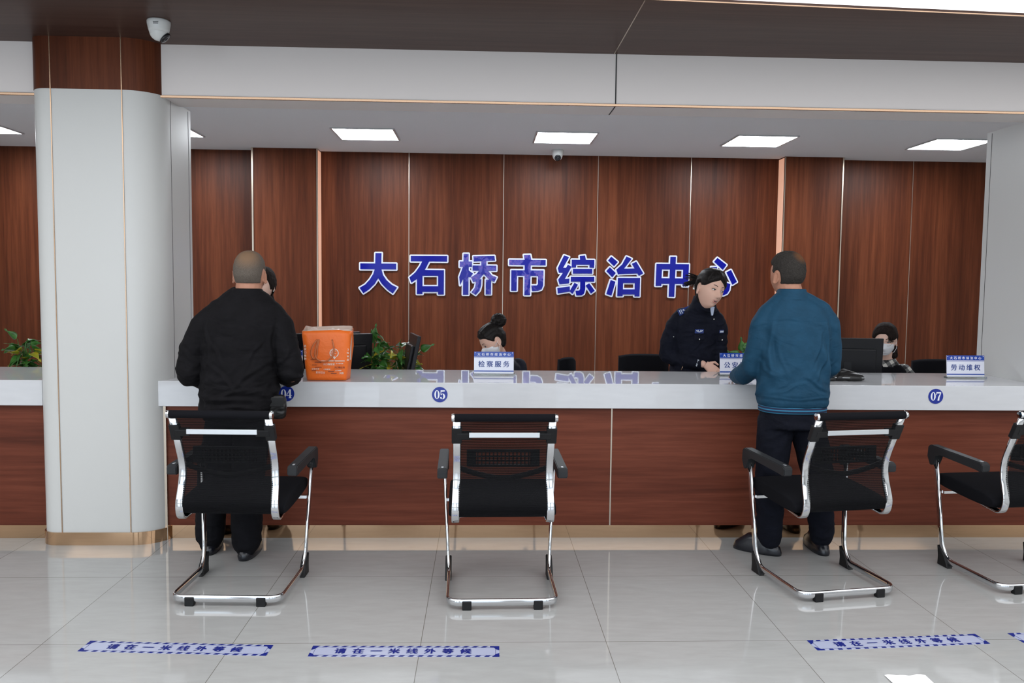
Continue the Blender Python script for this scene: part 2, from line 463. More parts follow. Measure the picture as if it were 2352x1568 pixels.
def creases(lines):
    """long soft creases: (x0, z0, x1, z1, height, width), ridge with a hollow below it"""
    def f(v):
        t = 0.0
        for x0, z0, x1, z1, h, w in lines:
            dx, dz = x1-x0, z1-z0; L = math.hypot(dx, dz); u = ((v.x-x0)*dx + (v.z-z0)*dz)/(L*L)
            if -.15 < u < 1.15:
                d = ((v.x-x0)*-dz + (v.z-z0)*dx)/L + .006*math.sin(u*7 + x0*30)
                if abs(d) < 4*w: t += h*math.sin(PI*min(1, max(0, (u+.15)/1.3)))*(math.exp(-(d/w)**2) - .7*math.exp(-((d-1.7*w)/w)**2))
        return t
    return f
def folds(amp, seed=0, sx=1.0, sz=1.0, ridge=True):
    off = Vector((seed * 3.7, seed * 1.3, seed * 2.1))
    def f(v):
        q = Vector((v.x * 9 * sx, v.y * 9 * sx, v.z * 9 * sz)) + off
        w = noise.noise_vector(q * 0.45) * 1.1
        a = noise.noise(q + w)
        b = 1 - abs(noise.noise(q * 1.5 + w * 1.6 + Vector((5, 2, 1)))) * 2.4
        return amp * (0.7 * a + (0.6 * max(b, -0.4) if ridge else 0))
    return f

# ------------------------------------------------------------------ text
_txt = {}
def text_mesh(s, bold=0.0, extrude=0.0):
    """built-in font; returns vertices normalised to cap box: width w, height 1"""
    cu = bpy.data.curves.new('t', 'FONT'); cu.body = s; cu.extrude = extrude; cu.resolution_u = 4
    o = bpy.data.objects.new('t', cu); C.objects.link(o)
    dg = bpy.context.evaluated_depsgraph_get()
    me = bpy.data.meshes.new_from_object(o.evaluated_get(dg))
    bpy.data.objects.remove(o)
    return me
def add_text(bm, s, mtx, w=None, h=None, bold=0.0, space=0.0):
    """writes s centred on the origin of mtx in its x-y plane, fitted to w x h; each character laid out on its own"""
    if not s: return bm
    n = len(s); cw = w / n
    for i, ch in enumerate(s):
        if ch == ' ': continue
        me = text_mesh(ch)
        co = [v.co.copy() for v in me.vertices]
        if not co: continue
        x0 = min(c.x for c in co); x1 = max(c.x for c in co)
        y0 = min(c.y for c in co); y1 = max(c.y for c in co)
        asc = ord(ch) < 256
        if asc: sc = h / 0.73; sx = sc; cx = (x0 + x1) / 2; cy = 0.365
        else: sc = h / 0.93; sx = sc; cx = 0.5 if x1 > 0.5 else (x0+x1)/2; cy = 0.36
        px = -w/2 + cw * (i + 0.5)
        for k, d in enumerate([0.0] if bold == 0 else [-bold, bold, 0.0]):
            base = [bm.verts.new(mtx @ Vector((px + (c.x - cx) * sx + d, (c.y - cy) * sc + (d*0.6 if k < 2 else 0), 0.00001 * k))) for c in co]
            for p in me.polygons:
                try: bm.faces.new([base[v] for v in p.vertices])
                except ValueError: pass
        bpy.data.meshes.remove(me)
    return bm
def front_mtx(c):  # text facing -Y (towards the camera), x right, y up
    m = Matrix.Rotation(PI/2, 4, 'X'); m.translation = Vector(c); return m

# ================================================================== THE ROOM
FX0, FX1, FY0, FY1 = -7.5, 8.5, -9.2, 6.1
H_HALL, Z_SOF, Z_BEAM, Z_BACK = 3.06, 2.90, 2.60, 3.00
struct(obj('floor', bx((FX0, FY0, -0.1), (FX1, FY1, 0)), M['floor']))
# hall ceiling: plaster rim round one large lit stretch membrane
bm = bmesh.new()
box(bm, (FX0, FY0, H_HALL), (FX1, FY1, H_HALL + 0.1)); box(bm, (FX0, FY0, 2.90), (-6.9, .03, H_HALL)); box(bm, (7.9, FY0, 2.90), (FX1, .92, H_HALL)); box(bm, (-6.9, FY0, 2.90), (7.9, -7.5, H_HALL))
struct(obj('ceiling', bm, M['paint']))
o = struct(obj('ceiling_light_membrane', prism(bmesh.new(), [(-6.9, -7.5), (7.9, -7.5), (7.9, .479 + .0573*7.9 - .006), (-6.9, .479 - .0573*6.9 - .006)], 2.915, 2.93), M['lum_ceiling']))  # front edge given the same added slant as the soffit
# dark wood soffit over the customers
SE = lambda x: .479 + .0573*x   # real soffit edge is straight and parallel; slant added to fit image coordinates
bm = prism(bmesh.new(), [(FX0, SE(FX0)), (FX1, SE(FX1)), (FX1, 1.45), (FX0, 1.45)], Z_SOF, H_HALL - 0.001); struct(obj('ceiling_soffit', bm, M['wood_soffit']))
bm = prism(bmesh.new(), [(FX0, SE(FX0) - .006), (FX1, SE(FX1) - .006), (FX1, SE(FX1)), (FX0, SE(FX0))], Z_SOF - 0.001, Z_SOF + 0.004); struct(obj('trim_soffit_edge', bm, M['gold']))
bm = bx((1.012, 0.545, Z_SOF - 0.0015), (1.018, 1.45, Z_SOF)); struct(obj('trim_soffit_seam', bm, M['champagne']))
# white beam above the counter
struct(obj('ceiling_beam', bx((FX0, 1.45, Z_BEAM), (FX1, 1.70, H_HALL - 0.001)), M['cream']))
struct(obj('trim_beam_edge', bx((FX0, 1.443, Z_BEAM - 0.003), (FX1, 1.455, Z_BEAM + 0.012), 0.002), M['gold']))
bm = bmesh.new(); box(bm, (1.025, 1.447, Z_BEAM + 0.012), (1.032, 1.452, Z_SOF)); box(bm, (1.025, 1.456, Z_BEAM - 0.0015), (1.032, 1.70, Z_BEAM))
struct(obj('trim_beam_seam', bm, M['groove']))
# ceiling behind the beam
struct(obj('ceiling_back', bx((FX0, 1.70, Z_BACK), (FX1, FY1, Z_BACK + 0.05)), M['paint']))
# walls
YW = 5.80
def wall_piece(lo, hi): return bx(lo, hi)
struct(obj('wall_back', bx((FX0, YW, 0), (FX1, YW + 0.2, Z_BACK)), M['wood_v']))
def pilaster(name, x0, x1, y=5.62):
    p = struct(obj(name, bx((x0, y, 0), (x1, YW, Z_BACK)), M['wood_v']))
    return p
pilaster('wall_back_pilaster_left', -2.25, -1.555)
pilaster('wall_back_pilaster_right', 3.60, 4.255)
tn = 1
def trim(lo, hi, m='champagne', bev=0.0):
    global tn
    o = struct(obj('trim_%d' % tn, bx(lo, hi, bev), M[m])); tn += 1; return o
for x in (-0.575, 0.482, 1.543, 2.597): trim((x - .0035, YW - .005, 0), (x + .0035, YW, Z_BACK))
for x in (5.15, -4.1, -5.3, -6.5): trim((x - .003, YW - .004, 0), (x + .003, YW, Z_BACK))
trim((-2.262, 5.612, 0), (-2.244, 5.63, Z_BACK)); trim((4.25, 5.612, 0), (4.264, 5.63, Z_BACK))
trim((-1.560, 5.605, 0), (-1.548, 5.625, Z_BACK)); trim((3.594, 5.605, 0), (3.606, 5.625, Z_BACK))
# warm LED lines tucked behind the pilaster trims
trim((-1.554, 5.64, 0.02), (-1.546, 5.79, 2.985), 'led_warm'); trim((3.592, 5.64, 0.02), (3.600, 5.79, 2.985), 'led_warm')
struct(obj('wall_left', bx((FX0 - 0.2, FY0, 0), (FX0, FY1, H_HALL)), M['wall_paint']))
struct(obj('wall_right', bx((FX1, FY0, 0), (FX1 + 0.2, FY1, H_HALL)), M['wall_paint']))
# hall wall behind the camera with five tall windows
bm = bmesh.new()
edges = [FX0] + [v for wx in WIN_X for v in (wx - .95, wx + .95)] + [FX1]
for i in range(0, len(edges), 2): box(bm, (edges[i], FY0, 0), (edges[i+1], FY0 + .15, H_HALL))
for wx in WIN_X:
    box(bm, (wx - .95, FY0, 0), (wx + .95, FY0 + .15, .35)); box(bm, (wx - .95, FY0, 2.95), (wx + .95, FY0 + .15, H_HALL))
struct(obj('wall_rear', bm, M['wall_paint']))
for i, wx in enumerate(WIN_X):
    bm = bmesh.new()
    for a, b in (((wx-.95, FY0+.03, .35), (wx-.89, FY0+.1, 2.95)), ((wx+.89, FY0+.03, .35), (wx+.95, FY0+.1, 2.95)), ((wx-.03, FY0+.03, .35), (wx+.03, FY0+.1, 2.95)),
                 ((wx-.95, FY0+.03, .35), (wx+.95, FY0+.1, .41)), ((wx-.95, FY0+.03, 2.89), (wx+.95, FY0+.1, 2.95)), ((wx-.95, FY0+.03, 2.2), (wx+.95, FY0+.1, 2.26))):
        box(bm, a, b)
    w = struct(obj('window_%d' % (i+1), bm, M['winframe']))

# ---- round-cornered column and its jamb
def column_outline(x0, x1, yf, yb, rl, rr_, seg=10):
    pts = []
    for k in range(seg + 1):
        a = PI + (PI/2) * k / seg; pts.append((x0 + rl + rl*math.cos(a), yf + rl + rl*math.sin(a)))
    for k in range(seg + 1):
        a = 1.5*PI + (PI/2) * k / seg; pts.append((x1 - rr_ + rr_*math.cos(a), yf + rr_ + rr_*math.sin(a)))
    pts += [(x1, yb), (x0, yb)]
    return pts
CX0, CX1 = -2.31, -1.60
def zpr(name, pts, z0, z1, m, smooth=True, parent=None):
    o = obj(name, prism(bmesh.new(), pts, z0, z1), M[m], parent)
    return smooth_by_angle(o, 30) if smooth else o
col = zpr('column', column_outline(CX0, CX1, 1.33, 1.88, .10, .19), 0.075, Z_BEAM + .012, 'white_lac')
struct(col)
zpr('column_head', column_outline(CX0-.002, CX1+.002, 1.328, 1.46, .10, .19) , Z_BEAM + .012, Z_SOF, 'wood_v', parent=col)
zpr('column_base', column_outline(CX0-.008, CX1+.008, 1.322, 1.885, .105, .195), 0.0, 0.075, 'bronze', parent=col)
bm = bmesh.new()
for x in (-2.18, -1.787): box(bm, (x-.0025, 1.3265, .075), (x+.0025, 1.331, Z_SOF))
obj('gold_inlay', bm, M['gold'], col)
bm = bmesh.new(); box(bm, (CX1-.001, 1.545, .96), (CX1+.001, 1.549, Z_BEAM)); box(bm, (CX1-.001, 1.835, .96), (CX1+.001, 1.839, Z_BEAM))
obj('panel_joint', bm, M['groove'], col)
# right column: only its jamb shows
col2 = zpr('column_right', [(x, y) for x, y in column_outline(3.70, 4.41, 1.33, 2.12, .19, .10)], 0.075, Z_BEAM + .012, 'white_lac')
struct(col2)
zpr('column_base', column_outline(3.692, 4.418, 1.322, 2.125, .195, .105), 0.0, 0.075, 'bronze', parent=col2)
zpr('column_head', column_outline(3.698, 4.412, 1.328, 1.46, .19, .10), Z_BEAM + .012, Z_SOF, 'wood_v', parent=col2)
bm = bmesh.new(); box(bm, (3.699, 2.065, .96), (3.701, 2.069, Z_BEAM)); obj('panel_joint', bm, M['groove'], col2)

# ================================================================== COUNTERS
def counter(name, x0, x1, seams, label, group):
    c = empty(name, ((x0+x1)/2, 1.4, 0)); tag(c, label, 'counter', group)
    def P(n, bm, m, **k):
        o = obj(n, bm, M[m]); o.parent = c; o.matrix_parent_inverse = Matrix.Translation(c.location).inverted(); return o
    wt = bx((x0, 1.40, .807), (x1, 2.08, .96), .003)
    for v in wt.verts:
        if v.co.z > .9: v.co.z += (v.co.y - 1.74) * .009
    P('worktop', wt, 'stone')
    xs = [x0 + .02] + seams + [x1 - .005]
    for a, b in zip(xs[:-1], xs[1:]): P('front_panel', bx((a + .004, 1.44, .085), (b - .004, 1.46, .807)), 'wood_h')
    for s in seams: P('metal_strip', bx((s - .004, 1.437, .085), (s + .004, 1.46, .807)), 'champagne')
    P('carcass', bx((x0 + .052, 1.46, .085), (x1 - .01, 2.02, .807)), 'wood_h')
    P('kick_plate', bx((x0 + .01, 1.462, 0), (x1 - .01, 1.475, .085)), 'bronze')
    return c
main = counter('service_counter', -1.648, 3.699, [1.04], 'long wood-fronted service counter with white stone top, between the two white columns', 'service counters')
o = obj('gold_corner_strip', bx((-1.636, 1.425, .0), (-1.612, 1.46, .807)), M['champagne']); o.parent = main; o.matrix_parent_inverse = Matrix.Translation(main.location).inverted()
counter('service_counter', -6.4, -2.31, [-4.4], 'wood-fronted counter with white stone top at the left edge, beyond the round-cornered column', 'service counters')

# number discs
def disc(x, z, digits, label):
    d = obj('counter_number_disc', lathe(bmesh.new(), [(.046, 0), (.046, .002)], 40, Matrix.Translation((x, 1.3995, z)) @ Matrix.Rotation(PI/2, 4, 'X')), M['blue_print'])
    tag(d, label, 'sign', 'round counter numbers')
    bm = bmesh.new(); y = 1.3972; s = .052
    def poly(pts, cx):
        yy = y - .00002*len(bm.faces)
        vs = [bm.verts.new((cx + px * s, yy, z + (py - .5) * s)) for px, py in pts]
        f = bm.faces.new(vs); f.normal_update()
        if f.normal.y > 0: f.normal_flip()
    for i, ch in enumerate(digits):
        cx = x + (-.0165 if i == 0 else .0165)
        if ch == '0':
            n = 28; O = [(.30*math.cos(2*PI*k/n), .5 + .5*math.sin(2*PI*k/n)) for k in range(n)]; I = [(.11*math.cos(2*PI*k/n), .5 + .45*math.sin(2*PI*k/n)) for k in range(n)]
            for k in range(n): poly([O[k], O[(k+1) % n], I[(k+1) % n], I[k]], cx)
        if ch == '4':
            poly([(.0, 0), (.19, 0), (.19, 1), (.0, 1)], cx); poly([(-.08, 0), (.27, 0), (.27, .05), (-.08, .05)], cx)
            poly([(-.32, .25), (.30, .25), (.30, .32), (-.32, .32)], cx); poly([(-.32, .32), (-.24, .32), (.10, 1), (.02, 1)], cx)
        if ch == '5':
            poly([(-.22, .82), (.26, .86), (.26, 1.0), (-.22, 1.0)], cx); poly([(-.22, .5), (-.15, .5), (-.15, 1), (-.22, 1)], cx)
            pts_o = [(-.26 + .56*math.cos(a)*.5 + .28, .30 + .32*math.sin(a)) for a in [2.6 - k*(2.6+2.5)/16 for k in range(17)]]
            pts_i = [(-.26 + .20*math.cos(a)*.5 + .28 - .04, .30 + .27*math.sin(a)) for a in [2.6 - k*(2.6+2.5)/16 for k in range(17)]]
            for k in range(16): poly([pts_i[k], pts_o[k], pts_o[k+1], pts_i[k+1]], cx)
            n = 10; poly([(-.18 + .10*math.cos(-2*PI*k/n), .14 + .10*math.sin(-2*PI*k/n)) for k in range(n)], cx)
        if ch == '7':
            poly([(-.28, .84), (.28, .84), (.28, 1.0), (-.28, 1.0)], cx); poly([(-.28, .68), (-.22, .68), (-.20, .9), (-.28, .9)], cx)
            poly([(-.12, 0), (.10, 0), (.12, .35), (.28, .84), (.16, .84), (-.06, .40)], cx)
    me = bpy.data.meshes.new('numerals'); bm.to_mesh(me); bm.free(); new_obj('numerals', me, M['white_print'], d)
disc(-.898, .886, '04', 'round blue number 04 on the white counter edge, beside the man in black')
disc(.004, .886, '05', 'round blue number 05 on the white counter edge, above the middle chair')
disc(3.01, .893, '07', 'round blue number 07 on the white counter edge, at the right')

# desks behind the counter (what stands there stands on them)
for i, (x0, x1, lb) in enumerate(((-1.55, 1.30, 'staff desk behind the counter, under the monitors and plants left of centre'), (2.08, 3.66, 'staff desk behind the counter, in front of the woman in the plaid shirt'), (-3.6, -2.35, 'staff desk behind the left counter, under its potted plant'))):
    d = empty('staff_desk', ((x0+x1)/2, 2.3, 0)); tag(d, lb, 'desk', 'desks behind the counter')
    w2 = (x1-x0)/2
    obj('desk_top', bx((-w2, -.21, .72), (w2, .20, .75), .003), M['desk'], d)
    for s in (-1, 1): obj('side_panel', bx((s*(w2-.03)-.012, -.2, 0), (s*(w2-.03)+.012, .18, .72)), M['desk'], d)

# ================================================================== WALL LETTERS
LET = {
'大': (810, 565, [[(490,150),(628,150),(618,620),(480,620)], [(152,385),(955,390),(955,525),(152,520)],
  [(475,515),(625,515),(610,600),(552,725),(470,860),(340,990),(220,1070),(135,945),(260,870),(360,760),(440,630)],
  [(475,515),(625,515),(660,650),(740,770),(850,870),(975,935),(880,1075),(760,985),(640,860),(552,725),(480,600)]]),
'石': (810, 565, [[(1280,212),(2095,212),(2095,342),(1280,335)], [(1540,330),(1695,335),(1600,525),(1530,620),(1410,750),(1295,825),(1250,705),(1380,590),(1480,450)],
  [(1420,620),(1545,560),(1545,1085),(1420,1085)], [(1500,530),(2025,535),(2025,665),(1500,665)], [(1895,535),(2025,535),(2025,1095),(1895,1095)], [(1420,905),(2000,905),(2000,1035),(1420,1035)]]),
'桥': (1040, 565, [[(210,160),(325,160),(325,1100),(200,1100)], [(125,335),(400,335),(400,460),(125,460)], [(205,440),(330,440),(330,700),(200,750),(135,880),(115,690)],
  [(320,530),(425,610),(370,700),(320,690)], [(430,215),(905,205),(920,310),(440,335)], [(610,300),(725,300),(725,450),(610,450)], [(415,425),(950,430),(950,545),(415,545)],
  [(570,540),(700,500),(740,540),(670,620),(560,760),(430,810),(380,700),(500,620)], [(660,540),(770,550),(850,650),(960,695),(910,805),(790,750),(670,620)],
  [(490,750),(615,740),(610,880),(580,1000),(490,1105),(395,1040),(470,940),(490,850)], [(715,750),(835,750),(835,1090),(715,1090)]]),
'市': (1040, 565, [[(1570,180),(1715,175),(1740,295),(1590,300)], [(1240,290),(2065,295),(2065,420),(1240,410)], [(1590,290),(1730,290),(1720,1105),(1590,1105)],
  [(1290,530),(2020,535),(2020,665),(1290,655)], [(1290,530),(1420,530),(1415,1005),(1290,1005)], [(1895,540),(2020,540),(2015,880),(1980,970),(1900,1005),(1765,1010),(1745,880),(1870,880),(1895,850)]]),
'综': (1265, 565, [[(275,185),(390,225),(260,470),(210,580),(165,590),(135,480)], [(140,470),(420,470),(320,590),(165,588)], [(365,400),(450,445),(300,730),(220,800),(150,745),(240,610)],
  [(150,745),(405,720),(400,830),(180,855)], [(130,940),(415,900),(420,1020),(145,1065)], [(630,200),(750,185),(775,290),(640,300)], [(450,285),(965,290),(965,400),(450,400)],
  [(450,285),(555,285),(550,465),(450,465)], [(855,290),(965,290),(960,470),(855,465)], [(480,495),(920,495),(920,605),(480,605)], [(435,680),(970,680),(970,790),(435,790)],
  [(650,780),(765,780),(765,980),(740,1070),(690,1105),(565,1110),(545,1000),(630,995),(650,960)], [(520,815),(600,860),(480,1075),(410,1015)], [(855,825),(985,1000),(900,1065),(775,880)]]),
'治': (1265, 565, [[(1350,210),(1500,335),(1415,435),(1275,300)], [(1320,455),(1460,590),(1380,690),(1240,545)], [(1345,750),(1455,790),(1370,1115),(1250,1075)],
  [(1695,205),(1815,260),(1650,480),(1530,620),(1505,615),(1470,510),(1600,390)], [(1500,490),(1960,480),(1950,600),(1505,615)], [(1820,375),(1920,325),(2085,595),(1985,655)],
  [(1510,700),(1630,700),(1625,1125),(1500,1125)], [(1510,700),(2015,700),(2015,820),(1510,820)], [(1895,700),(2015,700),(2010,1130),(1895,1130)], [(1510,965),(2010,965),(2010,1085),(1510,1085)]]),
'中': (1490, 570, [[(495,160),(622,160),(605,1090),(475,1085)], [(180,325),(925,330),(925,460),(180,455)], [(180,325),(310,325),(300,835),(170,835)], [(795,330),(925,330),(915,845),(790,840)], [(175,655),(918,660),(918,790),(175,785)]]),
'心': (1490, 570, [[(1575,180),(1790,345),(1705,460),(1500,270)], [(1895,460),(2040,740),(1935,805),(1790,515)],
  [(1440,395),(1570,395),(1570,890),(1610,935),(1710,925),(1765,745),(1890,790),(1870,930),(1820,1015),(1740,1050),(1560,1050),(1470,1000),(1440,900)], [(1310,470),(1400,500),(1340,800),(1210,760)]]),
}
ORD = {'大': 'first and leftmost of the eight', '石': 'second of the eight, between 大 and 桥', '桥': 'third of the eight, with pinkish torn film on it', '市': 'fourth of the eight, with a curl of torn film',
       '综': 'fifth of the eight, right of the character 市', '治': 'sixth of the eight, right of the character 综', '中': 'seventh of the eight, left of the officer\'s hair', '心': 'last of the eight, half behind the officer\'s head'}
def let_xy(ox, oy, p):
    px, py = ox + p[0] / 9.8, oy + p[1] / 9.8
    return (-1.141 + .004885 * (px - 820), 1.899 - .00478 * (py - 577 - .0085 * (px - 820)))
for ch, (ox, oy, polys) in LET.items():
    face = bmesh.new(); back = bmesh.new(); r = .0150
    W2 = [[let_xy(ox, oy, p) for p in pl] for pl in polys]
    allx = [p[0] for pl in W2 for p in pl]; allz = [p[1] for pl in W2 for p in pl]
    cx, cz = (min(allx) + max(allx))/2, (min(allz) + max(allz))/2
    k = 0
    def pr(bm, pts, d0, d1):
        # outline in x-z, pulled towards the room (negative y)
        prism(bm, [(p[0]-cx, p[1]-cz) for p in pts], d0, d1, Matrix.Rotation(PI/2, 4, 'X'))
    for pl in W2:
        k += 1; pr(face, pl, .0205, .0232 + .00006*k)
        pr(back, pl, .002, .0200 + .00004*k)
        for i, a in enumerate(pl):
            b = pl[(i+1) % len(pl)]; d = Vector((b[0]-a[0], b[1]-a[1]))
            if d.length < 1e-5: continue
            nrm = Vector((-d.y, d.x)).normalized() * r
            k += 1
            pr(back, [(a[0]+nrm.x, a[1]+nrm.y), (a[0]-nrm.x, a[1]-nrm.y), (b[0]-nrm.x, b[1]-nrm.y), (b[0]+nrm.x, b[1]+nrm.y)], .002, .0200 - .00001*k)
            pr(back, [(a[0] + r*math.cos(2*PI*q/12), a[1] + r*math.sin(2*PI*q/12)) for q in range(12)], .002, .0199 - .00001*k)
    root = empty('wall_character', (cx, YW, cz)); tag(root, 'blue white-edged wall character %s, %s' % (ch, ORD[ch]), 'sign', 'large wall characters')
    obj('white_edge', back, M['letter_white'], root)
    f = obj('blue_face', face, M['letter_film' if ch in '桥市' else 'letter_blue'], root)

# ================================================================== CEILING LIGHTS, CAMERAS
def light_panel(x, y, label):
    r = empty('ceiling_light', (x, y, Z_BACK)); tag(r, label, 'ceiling light', 'square ceiling lights')
    bm = bmesh.new()
    for a, b in (((-.30, -.30), (.30, -.282)), ((-.30, .282), (.30, .30)), ((-.30, -.282), (-.282, .282)), ((.282, -.282), (.30, .282))):
        box(bm, (*a, -.012), (*b, 0))
    obj('frame', bm, M['satin'], r)
    obj('diffuser', bx((-.282, -.282, -.008), (.282, .282, -.002)), M['led_white'], r)
for x, lb in ((-4.62, 'square lit ceiling light at the far left, beyond the column'), (-2.84, 'square lit ceiling light mostly hidden behind the left column'), (-.89, 'square lit ceiling light above the character 大'), (1.05, 'square lit ceiling light beside the small dome camera'),
              (2.98, 'square lit ceiling light above the officer'), (4.92, 'square lit ceiling light at the far right, next to the right column')):
    light_panel(x, 4.69, lb)

def dome(name, loc, s, aim, label):
    r = empty(name, loc); tag(r, label, 'camera', 'dome cameras')
    obj('housing', lathe(bmesh.new(), [(.0, 0), (.058*s, 0), (.062*s, -.006*s), (.061*s, -.02*s), (.055*s, -.05*s), (.050*s, -.066*s), (.0, -.066*s)], 32), M['cam_white'], r, True)
    R = Vector((0, 0, -1)).rotation_difference(Vector(aim).normalized()).to_matrix().to_4x4()
    e = obj('eyeball', ball(bmesh.new(), (0, 0, -.060*s), .050*s, seg=32), M['cam_white'], r, True)
    T = Matrix.Translation((0, 0, -.060*s)) @ R
    l = obj('lens_cover', lathe(bmesh.new(), [(.0, -.040*s), (.034*s, -.040*s), (.032*s, -.051*s), (.020*s, -.0545*s), (0, -.0545*s)], 28, T), M['lens'], e, True)
    obj('lens', lathe(bmesh.new(), [(.0, -.05*s), (.010*s, -.054*s), (.009*s, -.057*s), (0, -.058*s)], 16, T), M['screen'], l, True)
    return r
d1 = dome('dome_camera', (-1.455, 1.02, Z_SOF), .95, (.75, .15, -.75), 'white dome camera under the dark soffit, beside the column head')
bm = bmesh.new()
T = Matrix.Translation((0, 0, 0))
m = front_mtx((.012, -.0555, -.026)); 
for i in range(2): box(bm, (-.008 + .001*i, -.0585, -.023 - .008*i), (.020 - .001*i, -.0575, -.020 - .008*i))
obj('maker_mark', bm, M['groove'], d1)
dome('dome_camera', (1.05, 5.45, Z_BACK), 1.05, (0, -.85, -.6), 'small dome camera on the back ceiling, above the character 市')

# ================================================================== FLOOR STICKERS
def sticker(xc, yc, rot, shear, label):
    r = empty('floor_sticker', (xc, yc, 0), rot); tag(r, label, 'floor sticker', 'wait-behind-the-line floor stickers')
    Lx, Ly = .395, .05
    obj('film', bx((-Lx, -Ly, .0002), (Lx, Ly, .0010)), M['sticker_white'], r)
    bm = bmesh.new(); z = .0013
    def quad(p):
        zz = z + .000012*len(bm.faces)
        f = bm.faces.new([bm.verts.new((a, b, zz)) for a, b in p]); f.normal_update()
        if f.normal.z < 0: f.normal_flip()
    n = 20; st = 2*Lx/n
    for i in range(n):
        x = -Lx + i*st
        quad([(x, Ly-.012), (x+st*.5, Ly-.012), (x+st*.5+shear, Ly), (x+shear, Ly)] if i < n-1 else [(x, Ly-.012), (x+st*.8, Ly-.012), (x+st*.8, Ly), (x, Ly)])
        quad([(x + st*.4, -Ly), (x+st*.9, -Ly), (x+st*.9+shear*.6, -Ly+.012), (x+st*.4+shear*.6, -Ly+.012)])
    # corner pieces
    for sx in (-1, 1):
        quad([(sx*Lx, Ly), (sx*(Lx-.03), Ly), (sx*(Lx-.014), Ly-.03), (sx*Lx, Ly-.04)][::sx])
        quad([(sx*Lx, -Ly), (sx*(Lx-.03), -Ly), (sx*(Lx-.014), -Ly+.025), (sx*Lx, -Ly+.035)][::-sx])
        quad([(sx*(Lx-.0165), -Ly+.012), (sx*(Lx-.015), -Ly+.012), (sx*(Lx-.015), Ly-.012), (sx*(Lx-.0165), Ly-.012)][::sx])
    for y in (Ly-.0145, -Ly+.0130): quad([(-Lx+.015, y), (Lx-.015, y), (Lx-.015, y+.0012), (-Lx+.015, y+.0012)])
    me = bpy.data.meshes.new('border_dashes'); bm.to_mesh(me); bm.free(); new_obj('border_dashes', me, M['sticker_blue'], r)
    for i, ch in enumerate('请在一米线外等候'):
        bm = bmesh.new(); add_text(bm, ch, Matrix.Translation((-.008 - .3 + .075*(i+.5), 0, .0022)), .075, .046, .0022)
        me = bpy.data.meshes.new('character'); bm.to_mesh(me); bm.free(); new_obj('character', me, M['sticker_blue'], r)
    return r
M['sticker_white'] = mat('sticker_film', (0.42, 0.45, 0.60), 0.3)
M['sticker_blue'] = mat('sticker_ink', (0.010, 0.018, 0.19), 0.5, spec=0.2)
sticker(-1.02, -.043, -.066, .014, 'blue and white waiting-line floor sticker in front of the leftmost chair')
sticker(-.06, -.084, -.018, .014, 'blue and white waiting-line floor sticker in front of the middle chair')
sticker(2.08, -.022, .072, 0, 'waiting-line floor sticker in front of the chair behind the man in teal')
sticker(3.02, .04, .072, 0, 'blue and white waiting-line floor sticker cut off by the right edge')
# white sheet standing in for an unidentified bright patch just entering the frame
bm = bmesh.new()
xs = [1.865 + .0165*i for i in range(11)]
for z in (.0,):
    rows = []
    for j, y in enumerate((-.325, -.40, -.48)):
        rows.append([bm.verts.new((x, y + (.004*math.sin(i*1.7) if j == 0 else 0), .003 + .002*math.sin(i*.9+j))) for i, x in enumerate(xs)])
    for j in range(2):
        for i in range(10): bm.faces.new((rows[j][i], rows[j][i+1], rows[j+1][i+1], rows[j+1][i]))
o = obj('bright_patch_sheet', bm, M['paper']); tag(o, 'crumpled white sheet standing in for a bright floor patch at the bottom edge', 'paper')
sd = o.modifiers.new('thick', 'SOLIDIFY'); sd.thickness = .0008

